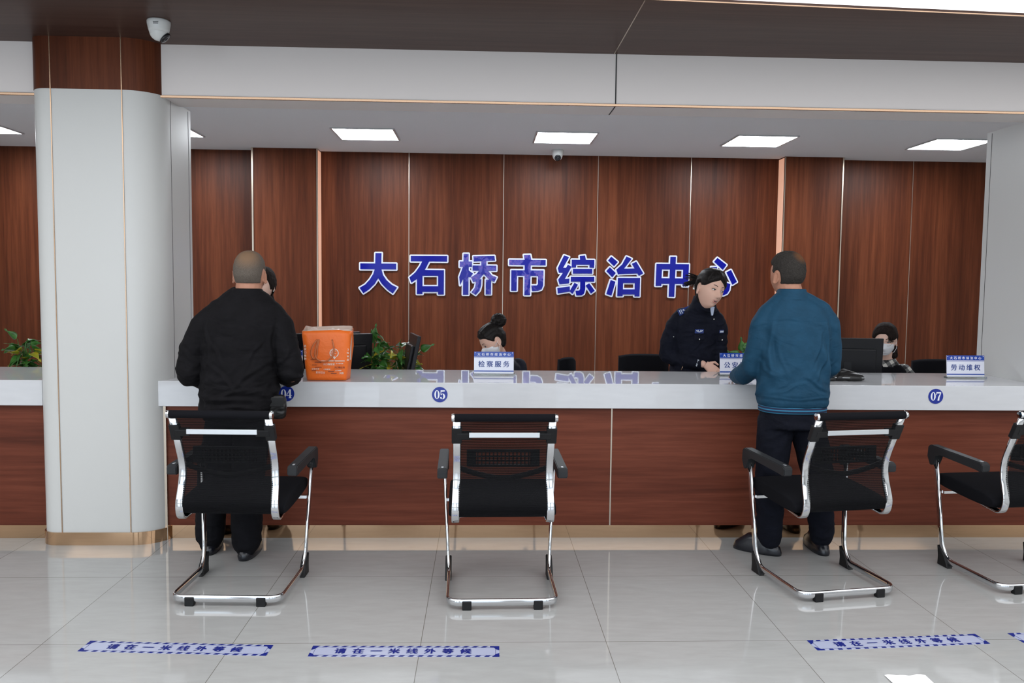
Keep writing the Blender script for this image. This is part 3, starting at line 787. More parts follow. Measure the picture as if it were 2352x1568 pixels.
# ================================================================== VISITOR CHAIRS
def make_chair(label):
    c = empty('visitor_chair'); tag(c, label, 'chair', 'cantilever mesh visitor chairs')
    # cantilever base and uprights, one bent tube
    path = [(-.292, .500, .590), (-.268, .452, .11), (-.262, .405, .034), (-.262, 0, .034), (.262, 0, .034), (.262, .405, .034), (.268, .452, .11), (.292, .500, .590)]
    pts = fillet(path, [0, .04, .045, .065, .065, .045, .04, 0], 8)
    obj('base_frame', sweep(bmesh.new(), pts, .0090, .0180, (1, 0, 0), 14, 2.6), M['chrome'], c, True)
    for s in (-1, 1):
        g = prism(bmesh.new(), [(.375, .001), (.465, .001), (.456, .050), (.472, .108), (.440, .090), (.405, .055)], -.016, .016,
                  Matrix.Translation((s*.266, 0, 0)) @ Matrix(((0,0,1,0),(1,0,0,0),(0,1,0,0),(0,0,0,1))))
        bmesh.ops.bevel(g, geom=list(g.edges), offset=.003, segments=1, affect='EDGES')
        obj('front_foot', g, M['black_plastic'], c)
        obj('rear_foot', bx((s*.170-.022, -.015, .0), (s*.170+.022, .016, .044), .004), M['black_plastic'], c)
        # armrest: flat pad with a drop bracket at the front
        ap = [(.545, .600), (.540, .655), (.520, .668), (.120, .652), (.105, .640), (.105, .606), (.125, .600), (.160, .612), (.44, .628), (.475, .615), (.492, .560), (.520, .552)]
        a = prism(bmesh.new(), ap, -.024, .024, Matrix.Translation((s*.292, 0, 0)) @ Matrix(((0,0,1,0),(1,0,0,0),(0,1,0,0),(0,0,0,1))))
        bmesh.ops.bevel(a, geom=[e for e in a.edges], offset=.004, segments=2, affect='EDGES')
        arm = obj('armrest', a, M['grey_plastic'], c)
        obj('bolt', bx((s*.292-.005, .13, .652), (s*.292+.005, .15, .6545)), M['satin'], arm)
        # back frame ribbons
        up = fillet([(s*.222, -.045, .925), (s*.220, .085, .640), (s*.228, .030, .470), (s*.228, .055, .400), (s*.222, .20, .415), (s*.21, .42, .455)], [0, .09, .07, .05, .05, 0], 8)
        obj('back_rail', sweep(bmesh.new(), up, .0185, .0065, (1, 0, 0), 16, 5.0), M['chrome'], c, True)
        cl = bmesh.new()
        T = Matrix.Translation((s*.222, -.004, .838)) @ Matrix.Rotation(.43, 4, 'X')
        box(cl, (-.024, -.014, -.042), (.024, .014, .042), .004, T)
        box(cl, (-s*.068 if s > 0 else -.0, -.016, -.018), (0 if s > 0 else .068, .010, .018), .004, T)
        obj('rail_clamp', cl, M['black_plastic'], c)
    # top roller with chrome ends
    R = Matrix.Translation((0, -.045, .925)) @ Matrix.Rotation(PI/2, 4, 'Y')
    rl = obj('top_roller', lathe(bmesh.new(), [(0, -.232), (.019, -.232), (.019, .232), (0, .232)], 24, R), M['black_fabric'], c); smooth_by_angle(rl)
    for s in (-1, 1):
        e = obj('roller_cap', lathe(bmesh.new(), [(0, s*.232), (.018, s*.232), (.020, s*.236), (.017, s*.246), (0, s*.248)], 24, R), M['chrome'], rl); smooth_by_angle(e)
    obj('cross_bar', bx((-.165, -.026, .828), (.165, -.018, .852), .002), M['satin'], c)
    # mesh back
    prof = fillet([(0, -.052, .915), (0, .070, .640), (0, .022, .480), (0, .050, .432)], [0, .09, .07, 0], 8)
    bm = bmesh.new(); rows = []
    for p in prof:
        hw = .205 if p.z > .6 else .212
        rows.append([bm.verts.new((hw*u, p.y - (.018*(1-u*u) if p.z < .88 else 0)*0 + .012*(1-u*u), p.z)) for u in [k/6 - 1 for k in range(13)]])
    for a, b in zip(rows[:-1], rows[1:]):
        for i in range(12): bm.faces.new((a[i], a[i+1], b[i+1], b[i]))
    obj('mesh_back', bm, M['mesh'], c, True)
    # lumbar support with slots, carried by a bowed bar (in front of the mesh)
    bm = bmesh.new()
    def yl(x): return .100 - .35*x*x*0 + .01
    box(bm, (-.175, .075, .738), (.175, .087, .752), .003); box(bm, (-.150, .078, .668), (.150, .090, .680), .003)
    for s in (-1, 1):
        box(bm, (s*.1525-.0225, .075, .670), (s*.1525+.0225, .087, .745), .003)
    for i in range(14):
        x = -.122 + i*.0188; box(bm, (x-.0035, .078, .676), (x+.0035, .088, .742))
    for z in (.698, .718): box(bm, (-.13, .079, z-.003), (.13, .087, z+.003))
    lum = obj('lumbar_support', bm, M['grey_plastic'], c)
    pts = [Vector((x, .085, .612 + .60*abs(x)**1.6)) for x in [-.215 + .43*k/16 for k in range(17)]]
    obj('support_bar', sweep(bmesh.new(), pts, .006, .013, (0, 1, 0), 10, 3), M['black_plastic'], lum, True)
    # seat
    bm = bmesh.new()
    prof = [(.075, .435), (.10, .405), (.30, .415), (.50, .435), (.548, .455), (.556, .485), (.535, .508), (.42, .512), (.20, .492), (.09, .478)]
    rings = []
    for u, k in ((-.262, .55), (-.258, .85), (-.24, 1), (-.12, 1), (0, 1), (.12, 1), (.24, 1), (.258, .85), (.262, .55)):
        cy = .31; cz = .458
        rings.append([Vector((u, cy + (y-cy)*(.97 + .03*k), cz + (z-cz)*k)) for y, z in prof])
    loft(bm, rings)
    st = obj('seat', bm, M['black_fabric'], c, True)
    md = st.modifiers.new('s', 'SUBSURF'); md.levels = 1; md.render_levels = 2
    bm = bmesh.new(); box(bm, (-.235, .16, .40), (.235, .19, .412)); box(bm, (-.275, .44, .405), (.275, .465, .42))
    obj('seat_bracket', bm, M['chrome'], c)
    return c
def dup(root, loc, rotz, label=None):
    r = root.copy(); C.objects.link(r); r.location = loc; r.rotation_euler = (0, 0, rotz)
    if label: r['label'] = label
    for ch in list(root.children):
        a = ch.copy(); C.objects.link(a); a.parent = r
        for g in ch.children:
            b = g.copy(); C.objects.link(b); b.parent = a
    return r
ch0 = make_chair('black mesh chrome cantilever chair under counter number 05, with nobody before it')
ch0.location = (.360, .36, 0); ch0.rotation_euler = (0, 0, .020)
dup(ch0, (-.958, .415, 0), -.035, 'black mesh chrome cantilever chair behind the man in black')
dup(ch0, (2.085, .47, 0), .165, 'black mesh chrome cantilever chair behind the man in the teal jacket')
dup(ch0, (3.150, .55, 0), .10, 'black mesh chrome cantilever chair cut off by the right edge')

# ================================================================== DESK SIGNS
def desk_sign(x, y, word, label, rot=0.0):
    r = empty('desk_sign', (x, y, .96), rot); tag(r, label, 'sign', 'service name signs on the counter')
    obj('acrylic_foot', bx((-.135, -.022, 0), (.135, .022, .010), .002), M['clear'], r)
    tilt = Matrix.Rotation(-.10, 4, 'X')
    def P(n, bm, m, par):
        for v in bm.verts: v.co = tilt @ v.co
        me = bpy.data.meshes.new(n); bm.to_mesh(me); bm.free(); return new_obj(n, me, M[m], par)
    card = P('card', bx((-.128, -.002, .010), (.128, .002, .150)), 'acrylic_white', r)
    bm = bmesh.new(); box(bm, (-.128, -.0032, .117), (.128, -.0022, .150)); box(bm, (-.128, -.0032, .0215), (.128, -.0022, .029)); box(bm, (-.128, -.0031, .111), (.128, -.0022, .1135))
    P('blue_band', bm, 'sign_blue', card)
    bm = bmesh.new(); add_text(bm, '大石桥市综治中心', front_mtx((0, -.0036, .1325)), .222, .0185, .0003)
    box(bm, (-.1225, -.0036, .141), (-.1185, -.0034, .145)); box(bm, (.1185, -.0036, .141), (.1225, -.0034, .145))
    P('heading', bm, 'white_print', card)
    if word:
        bm = bmesh.new(); add_text(bm, word, front_mtx((0, -.0026, .070)), .212, .040, .0013)
        P('lettering', bm, 'navy_text', card)
    return r
desk_sign(.330, 1.81, '检察服务', 'white and blue desk sign reading 检察服务, in front of the woman with a bun')
desk_sign(1.945, 1.86, '公安服务', 'white and blue desk sign beginning 公安, partly behind the man in teal', .02)
desk_sign(3.440, 1.81, '劳动维权', 'white and blue desk sign reading 劳动维权, at the right end of the counter', .02)
desk_sign(-1.02, 1.80, '', 'blue and white desk sign almost wholly hidden behind the man in black', .02)

# ================================================================== ORANGE BAG
def orange_bag():
    r = empty('shopping_bag', (-.675, 1.54, .96), .03); tag(r, 'open orange laminated shopping bag with white print on the counter', 'bag')
    bm = bmesh.new(); rings = []
    for z, a, b in ((0, .118, .085), (.02, .121, .088), (.10, .131, .094), (.20, .139, .094), (.27, .1435, .090), (.300, .1445, .085)):
        ring = []
        for k in range(48):
            t = 2*PI*(k + .5)/48; ct, st_ = math.cos(t), math.sin(t); pw = 9
            x = math.copysign(abs(ct)**(2/pw), ct)*a; y = math.copysign(abs(st_)**(2/pw), st_)*b
            w = (z/.3)
            y += .010*math.sin(x*28 + (1 if y > 0 else 2.6)) * w; zz = z
            if z >= .3: zz = .300 + (.006*math.sin(x*22 + 1) if y < 0 else .010 + .008*math.sin(x*26))
            ring.append(Vector((x + .004*math.sin(z*30 + y*40), y, zz)))
        rings.append(ring)
    vr = [[bm.verts.new(p) for p in q] for q in rings]
    for A, B in zip(vr[:-1], vr[1:]):
        for j in range(48): bm.faces.new((A[j], A[(j+1) % 48], B[(j+1) % 48], B[j]))
    bm.faces.new(vr[0][::-1])
    body = obj('body', bm, M['orange'], r, True); s = body.modifiers.new('t', 'SOLIDIFY'); s.thickness = .0012; s.offset = -1
    # pale lining folded at the mouth
    bm = bmesh.new(); R2 = []
    for z, k in ((.12, .93), (.25, .965), (.306, .975)):
        R2.append([Vector((p.x*k, p.y*k, z + (p.z-.300 + .004*math.sin(p.x*60) if z > .3 else 0))) for p in rings[-1]])
    vr = [[bm.verts.new(p) for p in q] for q in R2]
    for A, B in zip(vr[:-1], vr[1:]):
        for j in range(48): bm.faces.new((A[j], A[(j+1) % 48], B[(j+1) % 48], B[j]))
    obj('lining', bm, M['bag_lining'], r, True)
    bm = bmesh.new()
    for i in range(6):
        ball(bm, (-.09 + .036*i, .01*math.sin(i*2), .268 + .012*math.cos(i*1.9)), (.032, .05, .028), Matrix.Rotation(.5*i, 4, 'Y'), 10)
    obj('plastic_wrap_inside', remesh('wrap', bm, .006, 2, folds(.004, 3, 5, 5)), None, r) if False else None
    me = remesh('wrap', bm, .006, 1, folds(.006, 3, 6, 6)); new_obj('plastic_wrap', me, M['bag_lining'], r)
    # handles: one hangs down the front in a loop on each fastening
    fr = -.098
    for xs_, par in (((-.052, .026), r),):
        pts = fillet([(-.045, fr, .245), (-.058, fr-.010, .20), (-.068, fr-.012, .15), (-.045, fr-.010, .118), (.000, fr-.010, .112), (.045, fr-.012, .15), (.048, fr-.010, .20), (.035, fr, .245)], .03, 5)
        obj('handle', sweep(bmesh.new(), pts, .0045, .0016, (1, 0, 0), 8, 4), M['strap'], r, True)
        pts = fillet([(-.052, fr, .245), (-.078, fr-.010, .21), (-.092, fr-.008, .16), (-.075, fr-.010, .125), (-.05, fr-.012, .15), (-.05, fr-.012, .20), (-.040, fr, .245)], .03, 5)
        obj('handle', sweep(bmesh.new(), pts, .004, .0016, (1, 0, 0), 8, 4), M['strap'], r, True)
    # print
    y = -.1035
    wm = bmesh.new(); dk = bmesh.new()
    def yz(x, z): # front face position at that point
        a = .085 + (.094-.085)*min(z/.15, 1); 
        return -a - .0012 - abs(.010*math.sin(x*28 + 2.6)*z/.3)
    def q(bm, x0, z0, x1, z1, sk=0.0):
        yy = yz((x0+x1)/2, (z0+z1)/2) - .0045
        box(bm, (x0, yy-.0002, z0), (x1, yy, z1))
    def ringp(bm, cx, cz, r0, r1, a0=0, a1=2*PI, n=26):
        yy = yz(cx, cz) - .0045
        for k in range(n):
            t0, t1 = a0 + (a1-a0)*k/n, a0 + (a1-a0)*(k+1)/n
            bm.faces.new([bm.verts.new((cx + rr*math.cos(t), yy, cz + rr*math.sin(t))) for rr, t in ((r0, t0), (r1, t0), (r1, t1), (r0, t1))])
    # round emblem with a pointer below it
    ringp(wm, .047, .165, .022, .027, -1.0, 4.1)
    for k, (x0, x1) in enumerate(((.030, .060), (.024, .050), (.028, .058), (.022, .046), (.032, .052))): q(wm, x0, .176 - k*.008, x1, .179 - k*.008)
    yy = yz(.047, .135) - .0048
    wm.faces.new([wm.verts.new((.038, yy, .142)), wm.verts.new((.060, yy, .142)), wm.verts.new((.048, yy, .127))])
    q(wm, -.045, .1155, .108, .1205); q(dk, .043, .1165, .051, .1195); q(dk, -.092, .124, -.040, .127)
    for cx, cz, s_, w_, h_, mm in ((.015, .097, '大口咖家家', .070, .013, wm), (.078, .102, '古口咖啡来', .045, .007, wm), (.078, .079, '大口咖主张', .062, .012, dk), (-.064, .069, '好物好货', .045, .009, wm), (.003, .067, '小象惠买', .042, .009, wm),
                               (-.035, .048, '尼尔江山', .055, .013, wm), (.088, .045, '大路', .026, .013, wm), (.070, .060, '古口咖来', .038, .008, wm)):
        add_text(mm, s_, front_mtx((cx, yz(cx, cz) - .0048, cz)), w_, h_, .0003)
    for k, c_ in enumerate('口味食品'): add_text(wm, c_, front_mtx((.126, yz(.126, .18) + .004, .185 - k*.020)), .014, .012, .0003)
    for k, c_ in enumerate('名优口味坊'): add_text(wm, c_, front_mtx((-.124, yz(-.124, .18) + .004, .205 - k*.019)), .016, .014, .0005)
    for x0, z0, w_ in ((-.068, .108, .040), (-.083, .092, .028), (-.066, .078, .040), (-.086, .058, .026), (.010, .052, .034), (.026, .041, .034)):
        q(dk, x0, z0, x0 + w_, z0 + .0035)
    for bm_, nm, mm in ((wm, 'white_print', 'bag_print'), (dk, 'dark_print', 'bag_dark')):
        me = bpy.data.meshes.new(nm); bm_.to_mesh(me); bm_.free(); new_obj(nm, me, M[mm], body)
    return r
orange_bag()

# black handbag lying by the man in teal
def handbag():
    r = empty('handbag', (2.545, 1.66, .9605), -.1); tag(r, 'black leather handbag lying on the counter right of the man in teal', 'bag')
    bm = bmesh.new(); loft(bm, [ering((0, 0, z), a, b, 32, 3.2) for z, a, b in ((.0, .115, .060), (.008, .128, .072), (.020, .130, .074), (.032, .120, .066), (.046, .085, .05), (.060, .045, .03), (.066, .02, .012))])
    me = remesh('handbag', bm, .0045, 2, folds(.0055, 11, 1.8, 1.8)); new_obj('body', me, M['leather'], r)
    pts = fillet([(-.09, -.055, .022), (-.14, -.08, .03), (-.17, -.03, .055), (-.12, .0, .07), (-.03, -.04, .055)], .04, 6)
    obj('strap', sweep(bmesh.new(), pts, .009, .003, (0, 0, 1), 8, 3), M['leather'], r, True)
    pts = [(-.125 + .25*k/20, -.055 - .019*math.sin(PI*k/20), .021) for k in range(21)]
    obj('zip', sweep(bmesh.new(), pts, .002, .0015, (0, 0, 1), 6), M['satin'], r, True)
    f = bmesh.new(); loft(f, [ering((-.12, -.05, z), a, b, 24, 3) for z, a, b in ((0, .06, .03), (.006, .068, .036), (.018, .066, .034), (.024, .05, .024))])
    new_obj('front_flap', remesh('flap', f, .004, 2), M['leather'], r)
handbag()
o = obj('paper_slip', bx((-1.63, 1.66, .9605), (-1.50, 1.78, .9625)), M['acrylic_white']); tag(o, 'small pale paper slip on the counter at the left jamb', 'paper')

# ================================================================== MONITORS
def monitor(x, y, rot, w, h, label, tilt=.06):
    r = empty('computer_monitor', (x, y, .75), rot); tag(r, label, 'monitor', 'monitors behind the counter')
    # screen faces +y (towards the staff), back faces the customers
    zc = .42 - h/2 + .02
    T = Matrix.Translation((0, 0, zc)) @ Matrix.Rotation(tilt, 4, 'X')
    bm = bmesh.new(); box(bm, (-w/2, -.012, -h/2), (w/2, .012, h/2), .004, T); obj('casing', bm, M['monitor'], r)
    bm = bmesh.new(); box(bm, (-w/2+.05, -.034, -h/2+.02), (w/2-.05, -.010, h/2-.075), .008, T); obj('rear_cover', bm, M['monitor'], r)
    bm = bmesh.new(); box(bm, (-w/2+.010, .0115, -h/2+.016), (w/2-.010, .0135, h/2-.010), 0, T); obj('screen', bm, M['screen'], r)
    bm = bmesh.new(); box(bm, (-.03, -.033, .01), (.03, -.018, zc), .004); box(bm, (-.11, -.09, 0), (.11, .07, .012), .004); obj('stand', bm, M['monitor'], r)
    return r
monitor(2.86, 2.30, -.10, .50, .31, 'large black monitor seen from behind, right of the man in teal')
monitor(-.85, 2.41, .62, .50, .29, 'black monitor with angled back, behind the orange bag', .10)
monitor(-.72, 2.26, .55, .44, .27, 'lower black monitor with thick frame, just right of the orange bag', .12)
monitor(-.240, 2.305, -1.36, .42, .27, 'black monitor seen edge-on, between the plant and the woman with a bun', -.20)

# ================================================================== PLANTS
def leaf(bm, base, d, size, width, roll, droop=.35):
    d = Vector(d).normalized(); side = d.cross(Vector((0, 0, 1)))
    if side.length < .1: side = Vector((1, 0, 0))
    side = (Matrix.Rotation(roll, 3, d) @ side.normalized()); up = side.cross(d)
    rows = []; n = 8
    for i in range(n + 1):
        t = i / n
        w = width * (math.sin(PI * min(t*1.25, 1)**.62) if t < .8 else math.sin(PI * .8**.0) if False else math.sin(PI*min(1, (t*.96+.02))**.75)) * (1 - .15*t)
        c = Vector(base) + d*size*t - Vector((0, 0, 1))*droop*size*t*t
        rows.append([bm.verts.new(c + side*w*u + up*(-abs(u)*-.35*w)) for u in (-1, -.5, 0, .5, 1)])
    for a, b in zip(rows[:-1], rows[1:]):
        for k in range(4): bm.faces.new((a[k], a[k+1], b[k+1], b[k]))
def plant(x, y, label, seed, n=26, spread=.13, height=.17, tall=None):
    r = empty('potted_plant', (x, y, .75)); tag(r, label, 'plant', 'potted plants behind the counter')
    rnd = random.Random(seed)
    pt = obj('pot', lathe(bmesh.new(), [(0, 0), (.05, 0), (.055, .01), (.072, .15), (.078, .155), (.078, .172), (.07, .172), (.066, .16), (0, .16)], 28), M['red_pot'], r); smooth_by_angle(pt)
    obj('soil', lathe(bmesh.new(), [(0, .158), (.066, .158), (.05, .166), (0, .168)], 20), M['soil'], pt, True)
    g = bmesh.new(); yl = bmesh.new(); st = bmesh.new()
    for i in range(n):
        a = rnd.uniform(0, 2*PI); rad = spread * rnd.uniform(.15, 1); z = .17 + height * rnd.uniform(.0, 1) * (1.1 - .5*rad/spread)
        tip = Vector((rad*math.cos(a), rad*math.sin(a)*.7, z))
        sweep(st, fillet([(0, 0, .16), (tip.x*.3, tip.y*.3, z*.95), tuple(tip)], .04, 4), .0022, .0022, (1, 0, .3), 6)
        dd = Vector((math.cos(a), math.sin(a)*.7, rnd.uniform(-.35, .5)))
        leaf(yl if rnd.random() < .12 else g, tip, dd, rnd.uniform(.075, .115), rnd.uniform(.026, .038), rnd.uniform(-.9, .9), rnd.uniform(.1, .6))
    if tall:
        for dx, dz, dr in tall:
            sweep(st, [(0, 0, .16), (dx*.6, 0, dz*.7), (dx, 0, dz)], .0025, .0025, (1, 0, .3), 6)
            leaf(g, (dx, -.01, dz), dr, .11, .032, 1.25, .0)
    for nm, b, mm in (('foliage', g, 'leaf'), ('yellow_foliage', yl, 'leaf_yellow'), ('stems', st, 'leaf')):
        if len(b.verts): o = obj(nm, b, M[mm], r, True); (o.modifiers.new('t', 'SOLIDIFY').__setattr__('thickness', .0008) if nm != 'stems' else None)
    return r
plant(-.515, 2.40, 'potted green pothos with a tall upright leaf, right of the orange bag', 4, 44, .075, .27, [(.0, .40, (.15, 0, 1)), (-.02, .36, (.0, 0, 1))])
plant(-.335, 2.40, 'potted green and yellow pothos beside the edge-on monitor', 9, 46, .15, .21, [(.15, .32, (1, 0, .45))])
plant(2.175, 2.36, 'potted bright green pothos behind the desk sign beginning 公安', 14, 34, .11, .24, [(-.05, .33, (-.15, 0, 1)), (-.01, .33, (.5, 0, 1)), (-.07, .30, (-1, 0, .35)), (-.05, .36, (1, -.2, .2)), (-.02, .30, (-.6, -.3, -.3)), (-.06, .32, (.4, -.3, -.6)), (.0, .37, (1, 0, -.2))])
plant(-2.93, 2.36, 'potted green pothos in the left bay, beside the column', 21, 42, .085, .21, [(-.05, .38, (-.6, 0, .5))])

# ================================================================== STAFF CHAIRS
def task_chair(x, y, rot, w, h, top, label):
    r = empty('task_chair', (x, y, 0), rot); tag(r, label, 'chair', 'staff chairs behind the counter')
    bm = bmesh.new(); rings = []
    for i in range(9):
        u = -1 + 2*i/8
        rings.append([Vector((u*w/2, .035*u*u + dy, z)) for dy, z in ((-.02, top-h), (-.03, top-h*.5), (-.02, top-.02 - .02*abs(u)**3), (.0, top - .02*abs(u)**3), (.02, top-.02), (.03, top-h*.5), (.02, top-h))])
    loft(bm, rings); o = obj('backrest', bm, M['black_fabric'], r, True)
    obj('seat', bx((-.24, -.50, .43), (.24, -.04, .50), .03), M['black_fabric'], r, True)
    obj('back_support', bx((-.03, .01, .40), (.03, .03, top-h*.6), .004), M['black_plastic'], r)
    obj('gas_lift', lathe(bmesh.new(), [(0, .08), (.03, .08), (.025, .43), (0, .43)], 16, Matrix.Translation((0, -.25, 0))), M['black_plastic'], r)
    for k in range(5):
        a = 2*PI*k/5
        lg = obj('leg', sweep(bmesh.new(), [(0, -.25, .10), (.28*math.cos(a), -.25 + .28*math.sin(a), .07)], .018, .014, (0, 0, 1), 8, 3), M['black_plastic'], r)
        obj('castor', ball(bmesh.new(), (.28*math.cos(a), -.25 + .28*math.sin(a), .028), (.018, .028, .028)), M['black_plastic'], lg, True)
task_chair(1.55, 3.02, .0, .40, .55, 1.005, 'wide black staff chair back, left of the officer')
task_chair(.99, 3.42, .5, .16, .45, .94, 'narrow black staff chair back seen side-on, right of the woman with a bun')
task_chair(3.98, 3.10, -.1, .36, .50, .975, 'black staff chair back left of the sign reading 劳动维权')
def stool(x, y, label):
    r = empty('office_stool', (x, y, 0)); tag(r, label, 'stool', 'office stools')
    obj('seat', lathe(bmesh.new(), [(0, .42), (.18, .42), (.20, .44), (.20, .47), (.18, .49), (0, .49)], 24), M['black_fabric'], r, True)
    obj('gas_lift', lathe(bmesh.new(), [(0, .06), (.03, .06), (.03, .42), (0, .42)], 16), M['black_plastic'], r)
    obj('base', lathe(bmesh.new(), [(0, 0), (.22, 0), (.22, .02), (.05, .06), (0, .06)], 24), M['black_plastic'], r)

# ================================================================== PEOPLE
def ss(a, b, x):
    t = min(1, max(0, (x-a)/(b-a))); return t*t*(3-2*t)
def head_fn(ux, uy, uz, fem=False):
    """face towards -y, origin at eye height, metres"""
    t = max(0.0, -uz)
    pw = 2.0 + .42*max(0.0, min(1.0, uz*1.6 + .35)) * (1.0 if uy > -.5 else .5)
    q = (abs(ux)**pw + abs(uy)**pw + abs(uz)**pw) ** (-1/pw)
    x = .0755*ux*q; y = .094*uy*q; z = .118*uz*q
    if uz < 0:
        x *= 1 - (.29 if fem else .24) * t**1.7
        if uy > 0: y *= 1 - .50*t**1.1
        else:
            y *= 1 - .10*t**2
            tt = min(t, .97); k = math.sqrt((1 - tt**3.2)/(1 - tt*tt)); y *= 1 + (k-1)*ss(0, .3, -uy)
    else:
        x *= 1 - .05*uz**2; y *= 1 + .02*uz
    if uy < 0: y *= .95; x *= 1 + .03*(-uy)*(1-abs(uz))
    g = lambda a, b, sa, sb: math.exp(-((a/sa)**2 + (b/sb)**2) / 2)
    if uy < .2:
        f = 0
        nz = g(x, z+.034, .0100, .0125) * (.0235 if fem else .026)      # tip
        nz += g(x, z+.012, .0075, .020) * .0085                          # bridge
        nz += g(abs(x)-.0125, z+.041, .0062, .007) * .0085                 # nostril wings
        f += nz
        f += g(x, z-.022, .040, .010) * (.0025 if fem else .0045)        # brow
        f -= g(abs(x)-.031, z-.000, .0135, .010) * .0095                # sockets
        f += g(abs(x)-.040, z+.034, .020, .018) * .004                   # cheeks
        f += g(x, z+.060, .018, .0055) * .0048 + g(x, z+.073, .015, .0055) * .0050   # lips
        f -= g(x, z+.0665, .018, .0028) * .0030
        f += g(x, z+.098, .017, .012) * .0065                            # chin
        f -= g(x, z+.084, .016, .005) * .003
        y -= f
    return Vector((x, y, z))
def head_bm(mtx, fem=False, U=120, V=90, off=None, keep=None, neck=None):
    bm = bmesh.new(); rows = []
    for j in range(1, V):
        ph = PI * j / V; row = []
        for i in range(U):
            th = 2*PI*i/U
            u = Vector((math.sin(ph)*math.sin(th), -math.sin(ph)*math.cos(th), math.cos(ph)))
            p = head_fn(u.x, u.y, u.z, fem)
            row.append((u, p))
        rows.append(row)
    vs = []
    for row in rows:
        vr = []
        for u, p in row:
            q = p + (u * off(u, p) if off else Vector((0, 0, 0)))
            vr.append(bm.verts.new(mtx @ q))
        vs.append(vr)
    for a in range(len(vs) - 1):
        for i in range(U):
            k = (i+1) % U
            if keep:
                us = [rows[a][i], rows[a][k], rows[a+1][k], rows[a+1][i]]
                if not all(keep(u, p) for u, p in us): continue
            bm.faces.new((vs[a][i], vs[a+1][i], vs[a+1][k], vs[a][k]))
    for row, pole in ((vs[0], 1), (vs[-1], -1)):
        u = Vector((0, 0, pole)); p = head_fn(0, 0, pole, fem)
        if keep and not keep(u, p): continue
        c = bm.verts.new(mtx @ (p + (u*off(u, p) if off else Vector((0, 0, 0)))))
        for i in range(U):
            k = (i+1) % U
            bm.faces.new((row[i], row[k], c)[::pole])
    loose = [v for v in bm.verts if not v.link_faces]
    bmesh.ops.delete(bm, geom=loose, context='VERTS')
    return bm
def hair_shell(H, fem, line, h, amp=.004, fr=(90, 25, 60), extra=None, ear=True, U=150, V=110):
    def ln(u, p):
        v = line(u, p)
        if ear:
            d = math.hypot((p.y - .014)/.024, (p.z + .010)/.034) - 1.0
            if abs(p.x) > .045: v = min(v, d*.028)
        return v
    def off(u, p):
        v = ln(u, p); t = ss(-.007, .017, v)
        return -.0045 + (h + .0045)*t + amp*noise.noise(Vector((p.x*fr[0], p.y*fr[1], p.z*fr[2])))*t + (extra(u, p)*t if extra else 0)
    return head_bm(H, fem, U, V, off, lambda u, p: ln(u, p) > -.012)
def merge(dst, src):
    me = bpy.data.meshes.new('x'); src.to_mesh(me); dst.from_mesh(me); src.free(); bpy.data.meshes.remove(me)
def ears(bm, H):
    for s in (-1, 1):
        E = H @ Matrix.Translation((s*.079, .012, -.012)) @ Matrix.Rotation(s*.38, 4, 'Z') @ Matrix.Rotation(-.12, 4, 'X')
        pts = [Vector((0, .017*math.sin(a)*(1.0 if a < PI else .55), .031*math.cos(a))) for a in [2*PI*k/20 for k in range(20)]]
        for k in range(20):
            a, b = E @ pts[k], E @ pts[(k+1) % 20]
            limb(bm, [a, b], [.0042, .0042], 8)
        g = bmesh.ops.create_uvsphere(bm, u_segments=12, v_segments=8, radius=1)
        for v in g['verts']: v.co = E @ Vector((v.co.x*.004 - s*.003, v.co.y*.014, v.co.z*.027))
        ball(bm, E @ Vector((0, -.006, -.026)), .0065, seg=8)
def hand(bm, wrist, d, palm_n, s=1.0, curl=.5, right=True):
    """five separate bent fingers; d = pointing direction, palm_n = normal of the palm side"""
    d = Vector(d).normalized(); pn = Vector(palm_n); pn = (pn - d*pn.dot(d)).normalized(); side = d.cross(pn)
    if not right: side = -side
    w = Vector(wrist)
    rings = []
    for t, a, b in ((0, .027, .020), (.02, .031, .018), (.05, .039, .0155), (.078, .041, .0135), (.09, .038, .011)):
        c = w + d*t*s
        rings.append([c + side*math.cos(q)*a*s + pn*math.sin(q)*b*s for q in [2*PI*k/16 for k in range(16)]])
    loft(bm, rings)
    for k, (off, ln) in enumerate(((.029, .072), (.010, .080), (-.010, .074), (-.028, .058))):
        p = w + d*.084*s + side*off*s; dirn = (d + side*off*3.0).normalized(); pts = [p]
        for q, f in enumerate((.45, .30, .25)):
            ang = curl * (.55 + .45*q)
            dirn = (dirn*math.cos(ang) + pn*math.sin(ang)).normalized() if q or curl else dirn
            p = p + dirn*ln*f*s*1.0; pts.append(p)
        limb(bm, pts, [.0088*s, .0082*s, .0075*s, .0065*s], 8)
    p = w + d*.022*s + side*.030*s
    limb(bm, [p, p + (d*.55 + side*.75 + pn*.15).normalized()*.036*s, p + (d*.55 + side*.75 + pn*.15).normalized()*.036*s + (d*.95 + side*.15 + pn*.35).normalized()*.030*s], [.0110*s, .0092*s, .0075*s], 8)
def headM(loc, yaw, pitch, roll=0.0, s=1.0):
    """yaw 0 faces -y (camera side); positive turns to +x"""
    return Matrix.Translation(loc) @ Matrix.Rotation(yaw, 4, 'Z') @ Matrix.Rotation(pitch, 4, 'X') @ Matrix.Rotation(roll, 4, 'Y') @ Matrix.Scale(s, 4)
class Person:
    def __init__(self, loc, label):
        self.o = Vector(loc); self.r = empty('person', loc); tag(self.r, label, 'person')
    def add(self, name, me, m, parent=None):
        me.transform(Matrix.Translation(-self.o))
        return new_obj(name, me, M[m] if isinstance(m, str) else m, parent or self.r)
    def bm(self, name, bm, m, parent=None, smooth=True):
        bmesh.ops.recalc_face_normals(bm, faces=bm.faces)
        me = bpy.data.meshes.new(name); bm.to_mesh(me); bm.free()
        me.polygons.foreach_set('use_smooth', [smooth]*len(me.polygons))
        return self.add(name, me, m, parent)
